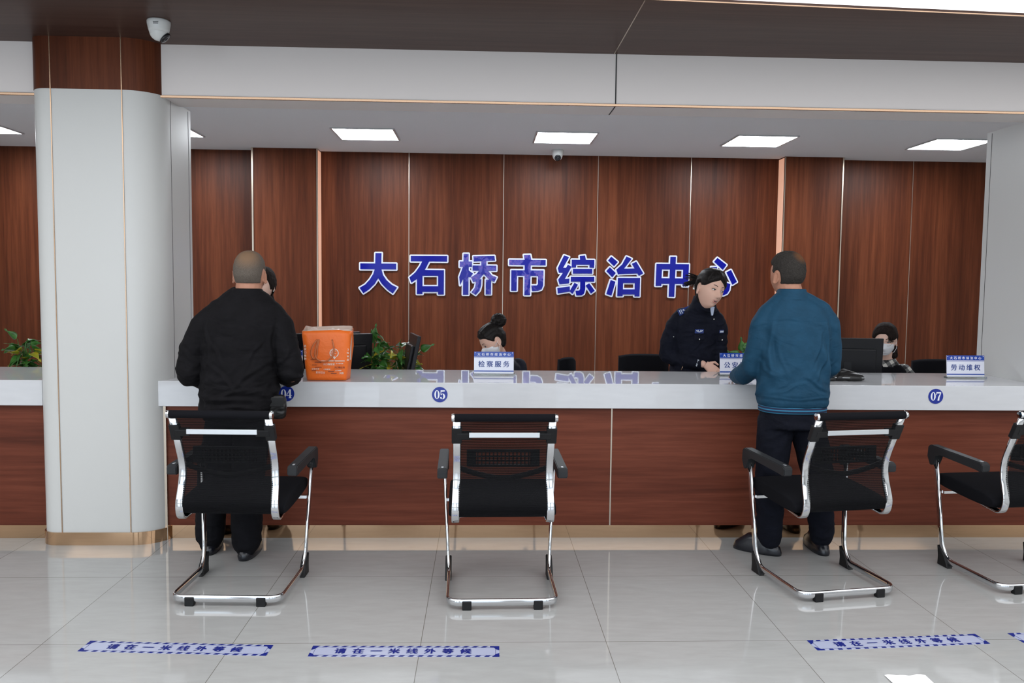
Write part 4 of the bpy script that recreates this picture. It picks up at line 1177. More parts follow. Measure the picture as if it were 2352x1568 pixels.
def face(P, H, body, mouth_open=0.0, brow='brow', gaze=(0, 0), lips='lips', eyes=True):
    if eyes:
        for s in (-1, 1):
            T = H @ Matrix.Translation((s*.0310, -.0765, .0005)) @ Matrix.Rotation(s*.28, 4, 'Z')
            bm = bmesh.new(); ball(bm, (0, 0, 0), (.0128, .0052, .0056), None, 20)
            for v in bm.verts: v.co = T @ v.co
            e = P.bm('eye', bm, 'eye_white', body)
            bm = bmesh.new(); ball(bm, (gaze[0], -.0042, gaze[1]), (.0053, .0022, .0053), None, 16)
            for v in bm.verts: v.co = T @ v.co
            P.bm('iris', bm, 'iris', e)
            bm = bmesh.new(); pts = [T @ Vector((-.0145 + .029*k/10, -.0050 + .0022*abs(k/5-1)**2, .0052 - .0052*abs(k/5-1)**2.2)) for k in range(11)]
            sweep(bm, pts, .0013, .0018, (0, 0, 1), 8, 2, [.5] + [1]*9 + [.5]); P.bm('lash_line', bm, 'iris', e)
            # upper lid in skin over the eyeball
            bm = bmesh.new(); pts = [T @ Vector((-.015 + .030*k/10, -.0028 + .002*abs(k/5-1)**2, .0085 - .0052*abs(k/5-1)**2.2)) for k in range(11)]
            sweep(bm, pts, .0030, .0030, (0, 0, 1), 8, 2, [.4] + [1]*9 + [.4]); P.bm('eyelid', bm, body.data.materials[0], e)
            bm = bmesh.new(); pts = []
            for k in range(11):
                u = k/10; x = s*(.014 + .036*u); z = .0205 + .0075*math.sin(PI*min(u*1.15, 1)*.75)
                pts.append(H @ Vector((x, -.0895 + .020*u*u + .0035*u, z)))
            sweep(bm, pts, .0026, .0014, (0, 0, 1), 8, 2, [.6, .9, 1.1, 1.15, 1.1, 1, .95, .85, .7, .5, .25]); P.bm('eyebrow', bm, brow, body)
    o = mouth_open
    bm = bmesh.new()
    up = [H @ Vector((-.0200 + .040*k/12, -.0868 + .0100*abs(k/6-1)**2, -.0625 + o*.5 - (.002 if k == 6 else 0) - .0035*abs(k/6-1)**2)) for k in range(13)]
    sweep(bm, up, .0042, .0034, (0, 1, 0), 8, 2, [.3, .6, .8, .95, 1, 1, .95, 1, 1, .95, .8, .6, .3])
    dn = [H @ Vector((-.0180 + .036*k/12, -.0836 + .0100*abs(k/6-1)**2, -.0715 - o*.5 + .0045*abs(k/6-1)**2)) for k in range(13)]
    sweep(bm, dn, .0042, .0034, (0, 1, 0), 8, 2, [.3, .5, .8, 1, 1.1, 1.15, 1.15, 1.15, 1.1, 1, .8, .5, .3])
    P.bm('lips', bm, lips, body)
    bm = bmesh.new()
    for s in (-1, 1): ball(bm, (s*.0068, -.0985, -.0475), (.0030, .0036, .0022), None, 10)
    for v in bm.verts: v.co = H @ v.co
    P.bm('nostrils', bm, 'mouth', body)
    if o > 0:
        bm = bmesh.new(); ball(bm, (0, -.0812, -.0672), (.0125, .0040, .0018 + o*.40), None, 16)
        for v in bm.verts: v.co = H @ v.co
        P.bm('mouth_opening', bm, 'mouth', body)
        bm = bmesh.new(); ball(bm, (0, -.0838, -.0655 + o*.12), (.0085, .0022, .0016), None, 12)
        for v in bm.verts: v.co = H @ v.co
        P.bm('teeth', bm, 'eye_white', body)

# ---------- man in black, seen from behind
def man_black():
    P = Person((-1.16, 1.16, 0), 'man seen from behind in a black jacket and trousers, leaning his elbows on the counter')
    H = headM((-1.020, 1.10, 1.580), PI + .03, -.06, 0, 1.08)
    b = bmesh.new(); merge(b, head_bm(H, False)); ears(b, H)
    limb(b, [(-1.020, 1.095, 1.55), (-1.025, 1.075, 1.44)], [.068, .073])
    torso(b, [(-1.075, 1.09, .80, .15, .10), (-1.07, 1.09, 1.1, .15, .10), (-1.04, 1.09, 1.35, .17, .09), (-1.03, 1.09, 1.44, .10, .07)])
    limb(b, [(-1.19, 1.09, 1.35), (-1.345, 1.09, 1.03), (-1.20, 1.40, 1.005), (-1.19, 1.43, 1.0)], [.045, .040, .030, .027])
    limb(b, [(-.915, 1.09, 1.35), (-.797, 1.09, 1.03), (-.93, 1.40, 1.005), (-.94, 1.43, 1.0)], [.045, .040, .030, .027])
    hand(b, (-1.18, 1.46, .992), (.35, 1, 0), (0, 0, -1), 1.0, .25, False); hand(b, (-.945, 1.46, .992), (-.35, 1, 0), (0, 0, -1), 1.0, .25, True)
    limb(b, [(-1.15, 1.10, .85), (-1.25, 1.15, .45), (-1.285, 1.20, .08)], [.075, .055, .04])
    limb(b, [(-1.00, 1.08, .85), (-1.03, 1.08, .45), (-1.055, 1.12, .08)], [.075, .055, .04])
    body = P.add('body', remesh('body', b, .0042, 2), 'skin_man')
    # jacket
    j = bmesh.new()
    torso(j, [(-1.085, 1.09, .79, .182, .135), (-1.085, 1.09, .84, .196, .145), (-1.080, 1.09, .92, .212, .152), (-1.075, 1.085, 1.05, .200, .142), (-1.065, 1.08, 1.20, .205, .135),
              (-1.050, 1.08, 1.33, .212, .125), (-1.040, 1.08, 1.40, .185, .105), (-1.030, 1.08, 1.455, .110, .080), (-1.027, 1.08, 1.49, .075, .072)])
    limb(j, [(-1.185, 1.085, 1.375), (-1.255, 1.085, 1.30), (-1.325, 1.085, 1.16), (-1.345, 1.085, 1.045), (-1.29, 1.19, 1.010), (-1.20, 1.40, 1.008)], [.066, .078, .076, .074, .062, .045])
    limb(j, [(-.905, 1.085, 1.375), (-.855, 1.085, 1.30), (-.822, 1.085, 1.17), (-.794, 1.085, 1.055), (-.83, 1.19, 1.015), (-.93, 1.40, 1.008)], [.064, .074, .072, .068, .060, .045])
    CR = creases([(-1.23, 1.33, -1.20, 1.08, .007, .010), (-.875, 1.33, -.90, 1.08, .007, .010), (-1.20, 1.10, -1.05, .96, .007, .010), (-.90, 1.12, -1.10, .95, .007, .011), (-1.27, .93, -.90, .90, .008, .010), (-1.25, .90, -.95, .975, .007, .009), (-1.20, 1.22, -1.12, 1.10, .005, .009), (-.92, 1.24, -1.0, 1.10, .005, .009), (-1.38, 1.18, -1.28, 1.10, .006, .010), (-.78, 1.18, -.86, 1.08, .006, .010), (-1.24, .875, -.93, .86, .007, .010)])
    limb(j, [(-1.185, 1.085, 1.385), (-1.085, 1.085, 1.455), (-.985, 1.085, 1.455), (-.905, 1.085, 1.385)], [.060, .058, .058, .058])
    W = folds(.0110, 2, .8, 1.5)
    def wr(v):
        low = ss(1.15, .85, v.z)
        return W(v) * (.45 + .9*low) + low * .006 * math.sin(v.z*70 + v.x*16 + 3*noise.noise(v*6)) + (CR(v) if v.y < 1.12 else 0)
    P.add('jacket', remesh('jacket', j, .0065, 2, wr), 'jacket_black')
    c = bmesh.new()
    loft(c, [ering((-1.027, 1.085 - k*.004, 1.455 + z), a, a2, 32, 2.2) for k, (z, a, a2) in enumerate(((0, .098, .088), (.02, .088, .080), (.045, .079, .073), (.050, .072, .066), (.03, .068, .062)))], cap=False)
    P.bm('collar', c, 'jacket_black')
    # trousers
    t = bmesh.new()
    torso(t, [(-1.085, 1.09, .93, .150, .11), (-1.085, 1.09, .84, .170, .125), (-1.085, 1.09, .76, .160, .125)])
    limb(t, [(-1.165, 1.10, .80), (-1.235, 1.13, .50), (-1.275, 1.18, .25), (-1.288, 1.20, .10), (-1.290, 1.195, .058)], [.098, .088, .080, .078, .056])
    limb(t, [(-1.005, 1.08, .80), (-1.030, 1.07, .50), (-1.048, 1.09, .25), (-1.055, 1.105, .10), (-1.056, 1.095, .056)], [.098, .090, .084, .080, .054])
    P.add('trousers', remesh('trousers', t, .008, 2, folds(.006, 5, .7, 1.2)), 'trouser_black')
    for (x, y, a) in ((-1.29, 1.22, .1), (-1.055, 1.125, -.05)):
        s = bmesh.new()
        T = Matrix.Translation((x, y, 0)) @ Matrix.Rotation(a, 4, 'Z')
        loft(s, [[T @ p for p in ering((0, .045, z), w, l, 28, 2.5)] for z, w, l in ((.001, .046, .135), (.02, .050, .140), (.05, .046, .130), (.08, .036, .085), (.10, .034, .06))])
        P.bm('shoe', s, 'shoe')
    # cropped grey hair
    def line(u, p):
        back = -.046 if u.y > .2 else -.015
        side = ss(-.1, .5, u.y)
        lim = (1-side) * (.045 if u.y < -.15 else .012) + side * back
        return p.z - lim
    def keep(u, p): return line(u, p) > 0 and not (u.y < -.55 and p.z < .075)
    hb = hair_shell(H, False, line, .0035, .0006, (200, 200, 200))
    m = spot_hair('cropped_grey_hair', (0.070, 0.055, 0.044), (0.175, 0.148, 0.125), (.20, .125, .078), tuple(H @ Vector((-.005, .060, .095)) - P.o), .085)
    P.bm('cropped_hair', hb, m)
    return P
man_black()
# belt pouch of the man in black
r = empty('belt_pouch', (-.862, 1.045, .80)); tag(r, 'small black pouch hanging at the right hip of the man in black', 'pouch')
bm = bmesh.new(); loft(bm, [ering((0, 0, z), a, b_, 24, 3) for z, a, b_ in ((0, .034, .02), (.012, .044, .028), (.07, .048, .030), (.11, .044, .026), (.125, .034, .018))])
new_obj('body', remesh('pouch', bm, .005, 2, folds(.004, 8, 3, 3)), M['leather'], r)
obj('flap', bx((-.040, -.033, .065), (.040, -.027, .118), .003), M['leather'], r)

# ---------- man in teal, seen from behind
def man_teal():
    P = Person((2.05, 1.13, 0), 'man seen from behind in a teal jacket over a striped sweater')
    H = headM((1.967, 1.13, 1.612), PI + .30, -.10, .02, 1.07)
    b = bmesh.new(); merge(b, head_bm(H, False)); ears(b, H)
    limb(b, [(1.968, 1.125, 1.58), (1.985, 1.09, 1.47)], [.066, .070])
    torso(b, [(2.0, 1.07, .82, .15, .10), (2.0, 1.08, 1.1, .15, .10), (1.99, 1.09, 1.38, .16, .09), (1.985, 1.09, 1.46, .10, .07)])
    limb(b, [(1.87, 1.09, 1.36), (1.800, 1.12, 1.10), (1.80, 1.42, 1.01), (1.805, 1.44, 1.0)], [.045, .040, .030, .027])
    limb(b, [(2.13, 1.09, 1.36), (2.225, 1.12, 1.10), (2.12, 1.42, 1.01), (2.115, 1.44, 1.0)], [.045, .040, .030, .027])
    hand(b, (1.81, 1.47, .993), (.2, 1, 0), (0, 0, -1), 1.0, .2, False); hand(b, (2.105, 1.47, .993), (-.3, 1, 0), (0, 0, -1), 1.0, .2, True)
    limb(b, [(1.92, 1.08, .85), (1.91, 1.09, .45), (1.93, 1.13, .08)], [.075, .055, .04]); limb(b, [(2.08, 1.08, .85), (2.17, 1.12, .45), (2.235, 1.17, .08)], [.075, .055, .04])
    P.add('body', remesh('body', b, .0042, 2), 'skin_man')
    j = bmesh.new()
    torso(j, [(2.000, 1.07, .885, .190, .138), (2.000, 1.07, .93, .200, .145), (1.998, 1.075, 1.02, .198, .142), (2.000, 1.08, 1.15, .200, .138), (2.002, 1.085, 1.28, .205, .128),
              (2.002, 1.09, 1.37, .198, .118), (1.998, 1.09, 1.43, .160, .100), (1.982, 1.09, 1.475, .105, .080), (1.980, 1.09, 1.50, .078, .072)])
    limb(j, [(1.860, 1.09, 1.395), (1.825, 1.09, 1.33), (1.803, 1.10, 1.20), (1.786, 1.13, 1.09), (1.775, 1.24, 1.035), (1.795, 1.42, 1.012)], [.062, .070, .066, .062, .056, .046])
    limb(j, [(2.150, 1.09, 1.405), (2.190, 1.09, 1.34), (2.212, 1.10, 1.22), (2.222, 1.12, 1.10), (2.205, 1.24, 1.045), (2.135, 1.42, 1.014)], [.062, .068, .066, .064, .056, .046])
    limb(j, [(1.870, 1.09, 1.410), (1.930, 1.09, 1.468), (2.050, 1.09, 1.468), (2.140, 1.09, 1.420)], [.056, .054, .054, .056])
    CR = creases([(1.845, 1.34, 1.835, 1.05, .008, .009), (2.155, 1.34, 2.165, 1.05, .008, .009), (2.12, 1.30, 2.06, 1.12, .006, .009), (2.15, 1.22, 2.08, 1.02, .006, .009), (1.87, 1.22, 1.93, 1.02, .005, .009), (1.85, .96, 2.0, 1.02, .006, .009), (2.16, .97, 2.02, 1.05, .006, .009), (1.84, .935, 2.16, .935, .004, .005), (1.79, 1.14, 1.84, 1.06, .006, .009), (2.22, 1.15, 2.17, 1.06, .006, .009)])
    W = folds(.0090, 31, .75, .9)
    def wr(v):
        low = ss(1.25, .92, v.z); hem = math.exp(-((v.z-.925)/.010)**2)*-.004
        yoke = math.exp(-((v.z-1.355)/.004)**2)*-.0018 if abs(v.x-1.98) < .17 else 0
        d = abs(v.x - 1.985); fold = .009*math.sin((v.x-1.985)*60 + v.z*26)*math.exp(-((d-.15)/.05)**2)*ss(.92, 1.1, v.z)*ss(1.4, 1.2, v.z)
        return W(v)*(.35 + .65*low) + hem + yoke + fold + (CR(v) if v.y < 1.12 else 0)
    P.add('jacket', remesh('jacket', j, .0060, 2, wr), 'jacket_teal')
    c = bmesh.new()
    loft(c, [ering((1.982, 1.095 - k*.003, 1.475 + z), a, a2, 32, 2.2) for k, (z, a, a2) in enumerate(((0, .098, .088), (.02, .086, .080), (.055, .076, .073), (.060, .070, .066), (.03, .066, .062)))], cap=False)
    P.bm('collar', c, 'jacket_teal')
    s = bmesh.new(); loft(s, [ering((2.0, 1.07, z), a, b_, 40, 2.4) for z, a, b_ in ((.848, .176, .128), (.850, .184, .134), (.87, .186, .136), (.90, .182, .132), (.95, .17, .12))])
    P.bm('sweater', s, 'sweater')
    t = bmesh.new()
    torso(t, [(2.0, 1.07, .93, .150, .11), (2.0, 1.07, .84, .172, .125), (2.0, 1.07, .76, .165, .125)])
    limb(t, [(1.915, 1.08, .80), (1.895, 1.08, .50), (1.905, 1.11, .25), (1.918, 1.135, .12), (1.922, 1.14, .10)], [.100, .088, .074, .068, .062])
    limb(t, [(2.085, 1.08, .80), (2.165, 1.09, .50), (2.215, 1.14, .25), (2.238, 1.17, .12), (2.238, 1.175, .10)], [.100, .088, .074, .068, .062])
    P.add('trousers', remesh('trousers', t, .008, 2, folds(.006, 6, .7, 1.2)), 'trouser_navy')
    for (x, y, a) in ((1.915, 1.165, .95), (2.240, 1.19, .0)):
        s = bmesh.new(); T = Matrix.Translation((x, y, 0)) @ Matrix.Rotation(a, 4, 'Z')
        loft(s, [[T @ p for p in ering((0, .055, z), w, l, 28, 2.5)] for z, w, l in ((.001, .046, .140), (.014, .049, .142), (.05, .046, .130), (.075, .038, .09), (.10, .036, .06))])
        sh = P.bm('shoe', s, 'shoe')
    def line(u, p):
        side = ss(-.1, .5, u.y)
        lim = (1-side) * (.045 if u.y < -.15 else .008) + side * -.046
        return p.z - lim
    def keep(u, p): return line(u, p) > 0 and not (u.y < -.55 and p.z < .070)
    hb = hair_shell(H, False, line, .0085, .0030, (90, 90, 60))
    m = spot_hair('greying_black_hair', (0.012, 0.0095, 0.008), (0.060, 0.054, 0.049), (.120, .055, .026), tuple(H @ Vector((-.022, .062, .098)) - P.o), .050)
    P.bm('short_hair', hb, m)
man_teal()

# ---------- police officer
def officer():
    P = Person((1.80, 2.42, 0), 'woman in a dark navy police uniform, talking to the man in teal')
    H = headM((1.824, 2.17, 1.524), .38, .08, .22, 1.12)
    b = bmesh.new(); merge(b, head_bm(H, True, 140, 110)); ears(b, H)
    limb(b, [(1.812, 2.20, 1.47), (1.805, 2.275, 1.37)], [.054, .048])
    torso(b, [(1.80, 2.42, .85, .13, .09), (1.80, 2.40, 1.1, .11, .07), (1.80, 2.37, 1.27, .12, .05), (1.80, 2.32, 1.34, .05, .04)])
    limb(b, [(1.70, 2.355, 1.29), (1.605, 2.42, 1.06), (1.77, 2.24, 1.005), (1.80, 2.215, 1.002)], [.045, .040, .028, .026])
    limb(b, [(1.905, 2.33, 1.27), (1.955, 2.38, 1.04), (2.02, 2.24, .99)], [.045, .040, .028])
    hand(b, (1.815, 2.200, 1.003), (.74, -.20, -.58), (.05, .85, -.45), 1.0, .34, True)
    hand(b, (2.03, 2.25, .960), (.4, -.6, -.6), (0, 0, -1), .9, .3, False)
    limb(b, [(1.74, 2.44, .88), (1.74, 2.46, .45), (1.74, 2.48, .08)], [.075, .05, .035]); limb(b, [(1.87, 2.42, .88), (1.87, 2.42, .45), (1.87, 2.42, .08)], [.075, .05, .035])
    body = P.add('body', remesh('body', b, .0030, 1), 'skin')
    face(P, H, body, .006, 'brow', (.0045, .0005))
    j = bmesh.new()
    torso(j, [(1.79, 2.43, .86, .170, .13), (1.79, 2.42, .95, .172, .13), (1.795, 2.40, 1.08, .170, .128), (1.80, 2.37, 1.20, .172, .122), (1.805, 2.345, 1.29, .165, .108), (1.805, 2.315, 1.35, .138, .092), (1.803, 2.275, 1.400, .094, .090), (1.808, 2.250, 1.440, .070, .070)], .25)
    limb(j, [(1.685, 2.355, 1.330), (1.638, 2.38, 1.25), (1.605, 2.41, 1.13), (1.597, 2.42, 1.055), (1.66, 2.36, 1.020), (1.775, 2.235, 1.005)], [.060, .068, .064, .062, .056, .041])
    limb(j, [(1.915, 2.31, 1.310), (1.945, 2.335, 1.23), (1.953, 2.362, 1.10), (1.955, 2.372, 1.03), (1.99, 2.28, .995), (2.02, 2.24, .985)], [.055, .058, .058, .053, .046, .038])
    P.add('uniform_jacket', remesh('jacket', j, .0055, 2, folds(.0075, 41, .9, 1.3)), 'uniform')
    c = bmesh.new()
    nk = Vector((1.808, 2.255, 1.428))
    rings = []
    for z, a, a2, dy in ((-.02, .094, .086, .01), (.015, .082, .076, .0), (.050, .074, .068, -.006), (.052, .066, .060, -.006), (.02, .060, .055, 0)):
        ring = ering((nk.x, nk.y + dy, nk.z + z), a, a2, 36, 2.1)
        for p in ring:  # open dip at the throat
            q = (p - nk); f = ss(.2, 1.0, (-q.y*.85 + q.x*.45)/.075); p.z -= .038*f
        rings.append(ring)
    loft(c, rings, cap=False); P.bm('collar', c, 'uniform')
    s = bmesh.new(); Tm = Matrix.Translation((1.846, 2.178, 1.375)) @ Matrix.Rotation(.4, 4, 'Z')
    for v in prism(s, [(-.018, .030), (.018, .030), (.006, -.03), (-.004, -.03)], -.004, .004, Matrix.Rotation(PI/2, 4, 'X')).verts: v.co = Tm @ v.co
    P.bm('shirt_front', s, 'shirt_blue', None, False)
    # insignia
    def plate(name, loc, rz, rx, w, h, m, par=None, th=.0035, ry=0):
        bm = bx((-w/2, -th, -h/2), (w/2, 0, h/2), .001); T = Matrix.Translation(loc) @ Matrix.Rotation(rz, 4, 'Z') @ Matrix.Rotation(ry, 4, 'Y') @ Matrix.Rotation(rx, 4, 'X')
        for v in bm.verts: v.co = T @ v.co
        return P.bm(name, bm, m, par, False), T
    ep, T = plate('epaulette', (1.690, 2.296, 1.372), -.15, -.70, .105, .046, 'epaulette', None, .010, .0 - .42)
    bm = bmesh.new()
    for k in range(2): box(bm, (-.042 + .012*k, -.0125, -.018), (-.037 + .012*k, -.010, .018))
    for dx, dz in ((-.012, .006), (-.002, -.006)): ball(bm, (dx, -.0105, dz), (.0065, .002, .0065), None, 8)
    for v in bm.verts: v.co = T @ v.co
    P.bm('rank_marks', bm, 'badge_white', ep, False)
    bd, T = plate('chest_badge', (1.772, 2.226, 1.232), .16, .10, .066, .030, 'epaulette')
    bm = bmesh.new(); pts = [Vector((-.024 + .048*k/10, -.0042, .006 - .010*math.sin(PI*k/10))) for k in range(11)]; sweep(bm, pts, .002, .003, (0, 1, 0), 6)
    for dx in (-.010, .010): ball(bm, (dx, -.004, .006), (.004, .0015, .004), None, 8)
    for v in bm.verts: v.co = T @ v.co
    P.bm('badge_emblem', bm, 'badge_white', bd, False)
    bd, T = plate('number_badge', (1.926, 2.216, 1.232), .62, .06, .046, .022, 'epaulette')
    bm = bmesh.new(); box(bm, (-.019, -.0045, -.006), (.019, -.0038, .006))
    for v in bm.verts: v.co = T @ v.co
    P.bm('badge_emblem', bm, 'badge_white', bd, False)
    for loc, rz in (((1.778, 2.243, 1.175), .12), ((1.936, 2.232, 1.172), .6)):
        plate('pocket_flap', (loc[0], loc[1]+.002, loc[2]+.012), rz, -.02, .078, .032, 'uniform', None, .004)
        bm = bmesh.new(); ball(bm, (loc[0], loc[1]-.007, loc[2]), .0055, None, 10); P.bm('button', bm, 'silver')
    for loc in ((1.868, 2.205, 1.318), (1.618, 2.330, 1.185)):
        bm = bmesh.new(); ball(bm, loc, .0050, None, 10); P.bm('button', bm, 'silver')
    cf = bmesh.new(); add_text(cf, 'POLICE', Matrix.Translation((1.758, 2.198, 1.012)) @ Matrix.Rotation(.25, 4, 'Z') @ Matrix.Rotation(1.35, 4, 'X') @ Matrix.Rotation(1.15, 4, 'Z'), .052, .011, .0006)
    P.bm('sleeve_lettering', cf, 'badge_white', None, False)
    zp = bmesh.new(); sweep(zp, [(1.672, 2.262, .985), (1.660, 2.258, .955)], .004, .002, (0, 1, 0), 6); P.bm('zip_pull', zp, 'gold')
    # hair drawn back, side parting, clip and tuft behind
    def line(u, p):
        fr = .064 - .75*abs(p.x) * (1.0 if p.x > 0 else .65)
        side = .012
        if u.y < 0: 
            f = ss(-.80, -.30, u.y); lim = fr*(1-f) + side*f
        else: lim = .012 - .115*ss(0, .5, u.y)
        return p.z - lim
    def keep(u, p):
        if abs(p.x) > .055 and -.012 < p.y < .040 and p.z < .018: return False
        return line(u, p) > 0
    hb = hair_shell(H, True, line, .011, .003, (90, 20, 60), lambda u, p: .006*ss(.2, .8, u.z))
    hair = P.bm('hair', hb, 'hair_black')
    t = bmesh.new(); rnd = random.Random(3)
    for k in range(90):
        a = rnd.uniform(-1, 1); e = rnd.uniform(-1, 1)
        st = H @ Vector((.0 + .02*a, .085, .035 + .02*e)); md = H @ Vector((-.030 + .03*a, .125, .045 + .030*e)); en = H @ Vector((-.055 + .05*a, .135 + .02*rnd.random(), .030 + .045*e))
        sweep(t, fillet([st, md, en], .02, 3), .0024, .0018, (0, 0, 1), 5)
    ball(t, H @ Vector((-.020, .112, .040)), (.030, .026, .034), None, 14)
    P.bm('hair_tuft', t, 'hair_black', hair)
    t = bmesh.new(); limb(t, [H @ Vector((0, .080, .02)), H @ Vector((0, .085, -.04)), H @ Vector((0, .070, -.11))], [.026, .028, .018], 14); P.bm('hair_back', t, 'hair_black', hair)
    cl = bmesh.new(); box(cl, (-.040, .095, -.018), (-.026, .118, .014), .002)
    for v in cl.verts: v.co = H @ v.co
    P.bm('hair_clip', cl, 'silver', hair, False)
officer()

# ---------- seated / standing staff
def mask_on(P, H, body):
    def ln(u, p): return min(p.z + .104, -.018 + .012*(1-abs(p.x)/.07) - p.z, .066 - abs(p.x), -p.y - .005)
    def keep(u, p): return ln(u, p) > -.007
    def off(u, p): return -.004 + ss(-.005, .006, ln(u, p)) * (.010 + .010*math.exp(-((p.x/.03)**2 + ((p.z+.05)/.03)**2)))
    bm = head_bm(H, True, 100, 80, off, keep)
    mk = P.bm('face_mask', bm, 'mask')
    for s in (-1, 1):
        for z0, z1 in ((-.030, -.002), (-.085, -.030)):
            t = bmesh.new(); sweep(t, [H @ Vector((s*.066, -.040, z0)), H @ Vector((s*.082, -.010, (z0+z1)/2)), H @ Vector((s*.084, .012, z1))], .0016, .0016, (0, 0, 1), 6)
            P.bm('ear_loop', t, 'mask', mk)
def staff(loc, label, H, neck, tor, arms, legs, cloth_m, skin='skin', seed=1, rot=0.0):
    P = Person(loc, label)
    b = bmesh.new(); merge(b, head_bm(H, True)); ears(b, H)
    limb(b, neck, [.052, .058]); torso(b, [(x, y, z, a*.75, d*.75) for x, y, z, a, d in tor])
    for A in arms:
        limb(b, A, [.042, .036, .026]); d = (Vector(A[2]) - Vector(A[1])).normalized()
        hand(b, Vector(A[2]) + d*.01, d, (0, 0, -1), .93, .3, A[0][0] < loc[0])
    for Lg in legs: limb(b, Lg, [.07, .052, .036][:len(Lg)])
    body = P.add('body', remesh('body', b, .0042, 1), skin)
    j = bmesh.new(); torso(j, tor, rot)
    for A in arms: limb(j, [A[0], A[1], tuple(Vector(A[1]).lerp(Vector(A[2]), .93))], [.066, .055, .042])
    jm = P.add('jacket', remesh('jacket', j, .0065, 2, folds(.005, seed)), cloth_m)
    t = bmesh.new()
    for Lg in legs: limb(t, Lg, [.092, .075, .055][:len(Lg)])
    P.add('trousers', remesh('trousers', t, .009, 2, folds(.004, seed+1)), 'trouser_black')
    return P, body, jm

def woman_left():
    H = headM((-1.300, 2.42, 1.525), -.20, .04, 0, 1.0)
    P, body, jm = staff((-1.25, 2.62, 0), 'smiling woman in a dark suit, mostly hidden by the man in black', H, [(-1.30, 2.45, 1.48), (-1.33, 2.50, 1.36)],
        [(-1.37, 2.63, .85, .13, .11), (-1.37, 2.60, 1.1, .13, .11), (-1.365, 2.56, 1.27, .140, .10), (-1.35, 2.54, 1.34, .115, .085), (-1.33, 2.515, 1.40, .065, .06)],
        [[(-1.46, 2.55, 1.27), (-1.50, 2.58, 1.04), (-1.40, 2.36, .98)], [(-1.275, 2.55, 1.27), (-1.25, 2.58, 1.04), (-1.30, 2.36, .98)]],
        [[(-1.43, 2.63, .88), (-1.43, 2.65, .45), (-1.43, 2.66, .06)], [(-1.31, 2.63, .88), (-1.31, 2.65, .45), (-1.31, 2.66, .06)]], 'dark_suit', 'skin_pale', 51)
    face(P, H, body, 0.004)
    def line(u, p):
        if u.y < 0:
            f = ss(-.8, -.25, u.y); lim = .062*(1-f) + (-.035)*f
        else: lim = -.095
        return p.z - lim
    keep = lambda u, p: line(u, p) > 0
    hair = P.bm('hair', hair_shell(H, True, line, .012, .003, (70, 70, 70), None, False), 'hair_brownblack')
    t = bmesh.new(); limb(t, [H @ Vector((0, .075, .0)), H @ Vector((.0, .085, -.08)), H @ Vector((.035, .07, -.13))], [.035, .032, .02], 12); P.bm('hair_back', t, 'hair_brownblack', hair)
    c = bmesh.new(); loft(c, [ering((-1.322, 2.495, 1.385 + z), a, a, 24) for z, a in ((0, .066), (.02, .060), (.04, .055))], cap=False); P.bm('shirt_collar', c, 'white_shirt')
    e = bmesh.new(); ball(e, H @ Vector((.078, .0, -.045)), .005, None, 10); P.bm('earring', e, 'silver')
woman_left()

def woman_bun():
    H = headM((.330, 2.60, 1.130), -1.22, .58, 0, 1.0)
    stool(.40, 2.86, 'black office stool under the woman with a bun')
    P, body, jm = staff((.40, 2.86, 0), 'seated woman with a high black hair bun and white face mask', H, [(.345, 2.63, 1.10), (.395, 2.70, .99)],
        [(.40, 2.86, .48, .17, .13), (.40, 2.85, .62, .155, .12), (.405, 2.80, .80, .16, .11), (.405, 2.75, .90, .155, .10), (.40, 2.72, .955, .12, .085), (.395, 2.70, 1.00, .065, .06)],
        [[(.27, 2.74, .93), (.22, 2.66, .80), (.18, 2.45, .79)], [(.53, 2.76, .92), (.545, 2.70, .80), (.42, 2.46, .79)]],
        [[(.34, 2.84, .56), (.33, 2.52, .54), (.33, 2.55, .08)], [(.46, 2.84, .56), (.47, 2.52, .54), (.47, 2.55, .08)]], 'dark_suit', 'skin', 61, -.3)
    face(P, H, body, 0, lips='mouth')
    mask_on(P, H, body)
    def line(u, p):
        if u.y < 0:
            f = ss(-.75, -.1, u.y); lim = .060*(1-f) + (.004)*f
        else: lim = .004 - .085*ss(0, .5, u.y)
        return p.z - lim
    def keep(u, p): return line(u, p) > 0
    hair = P.bm('hair', hair_shell(H, True, line, .011, .004, (80, 25, 50), lambda u, p: .008*ss(.0, .8, u.y)), 'hair_black')
    t = bmesh.new(); ball(t, H @ Vector((0, .120, .098)), (.056, .056, .052), None, 18); ball(t, H @ Vector((.01, .085, .09)), (.045, .03, .03), None, 14)
    P.add('hair_bun', remesh('bun', t, .004, 1, folds(.007, 71, 6, 6)), 'hair_black', hair)
    sc = bmesh.new(); pts = [H @ Vector((.032*math.cos(a), .078 + .01*math.sin(a), .090 + .026*math.sin(a))) for a in [2*PI*k/16 for k in range(17)]]
    sweep(sc, pts, .010, .010, (0, 0, 1), 8); P.bm('scrunchie', sc, 'black_fabric', hair)
woman_bun()

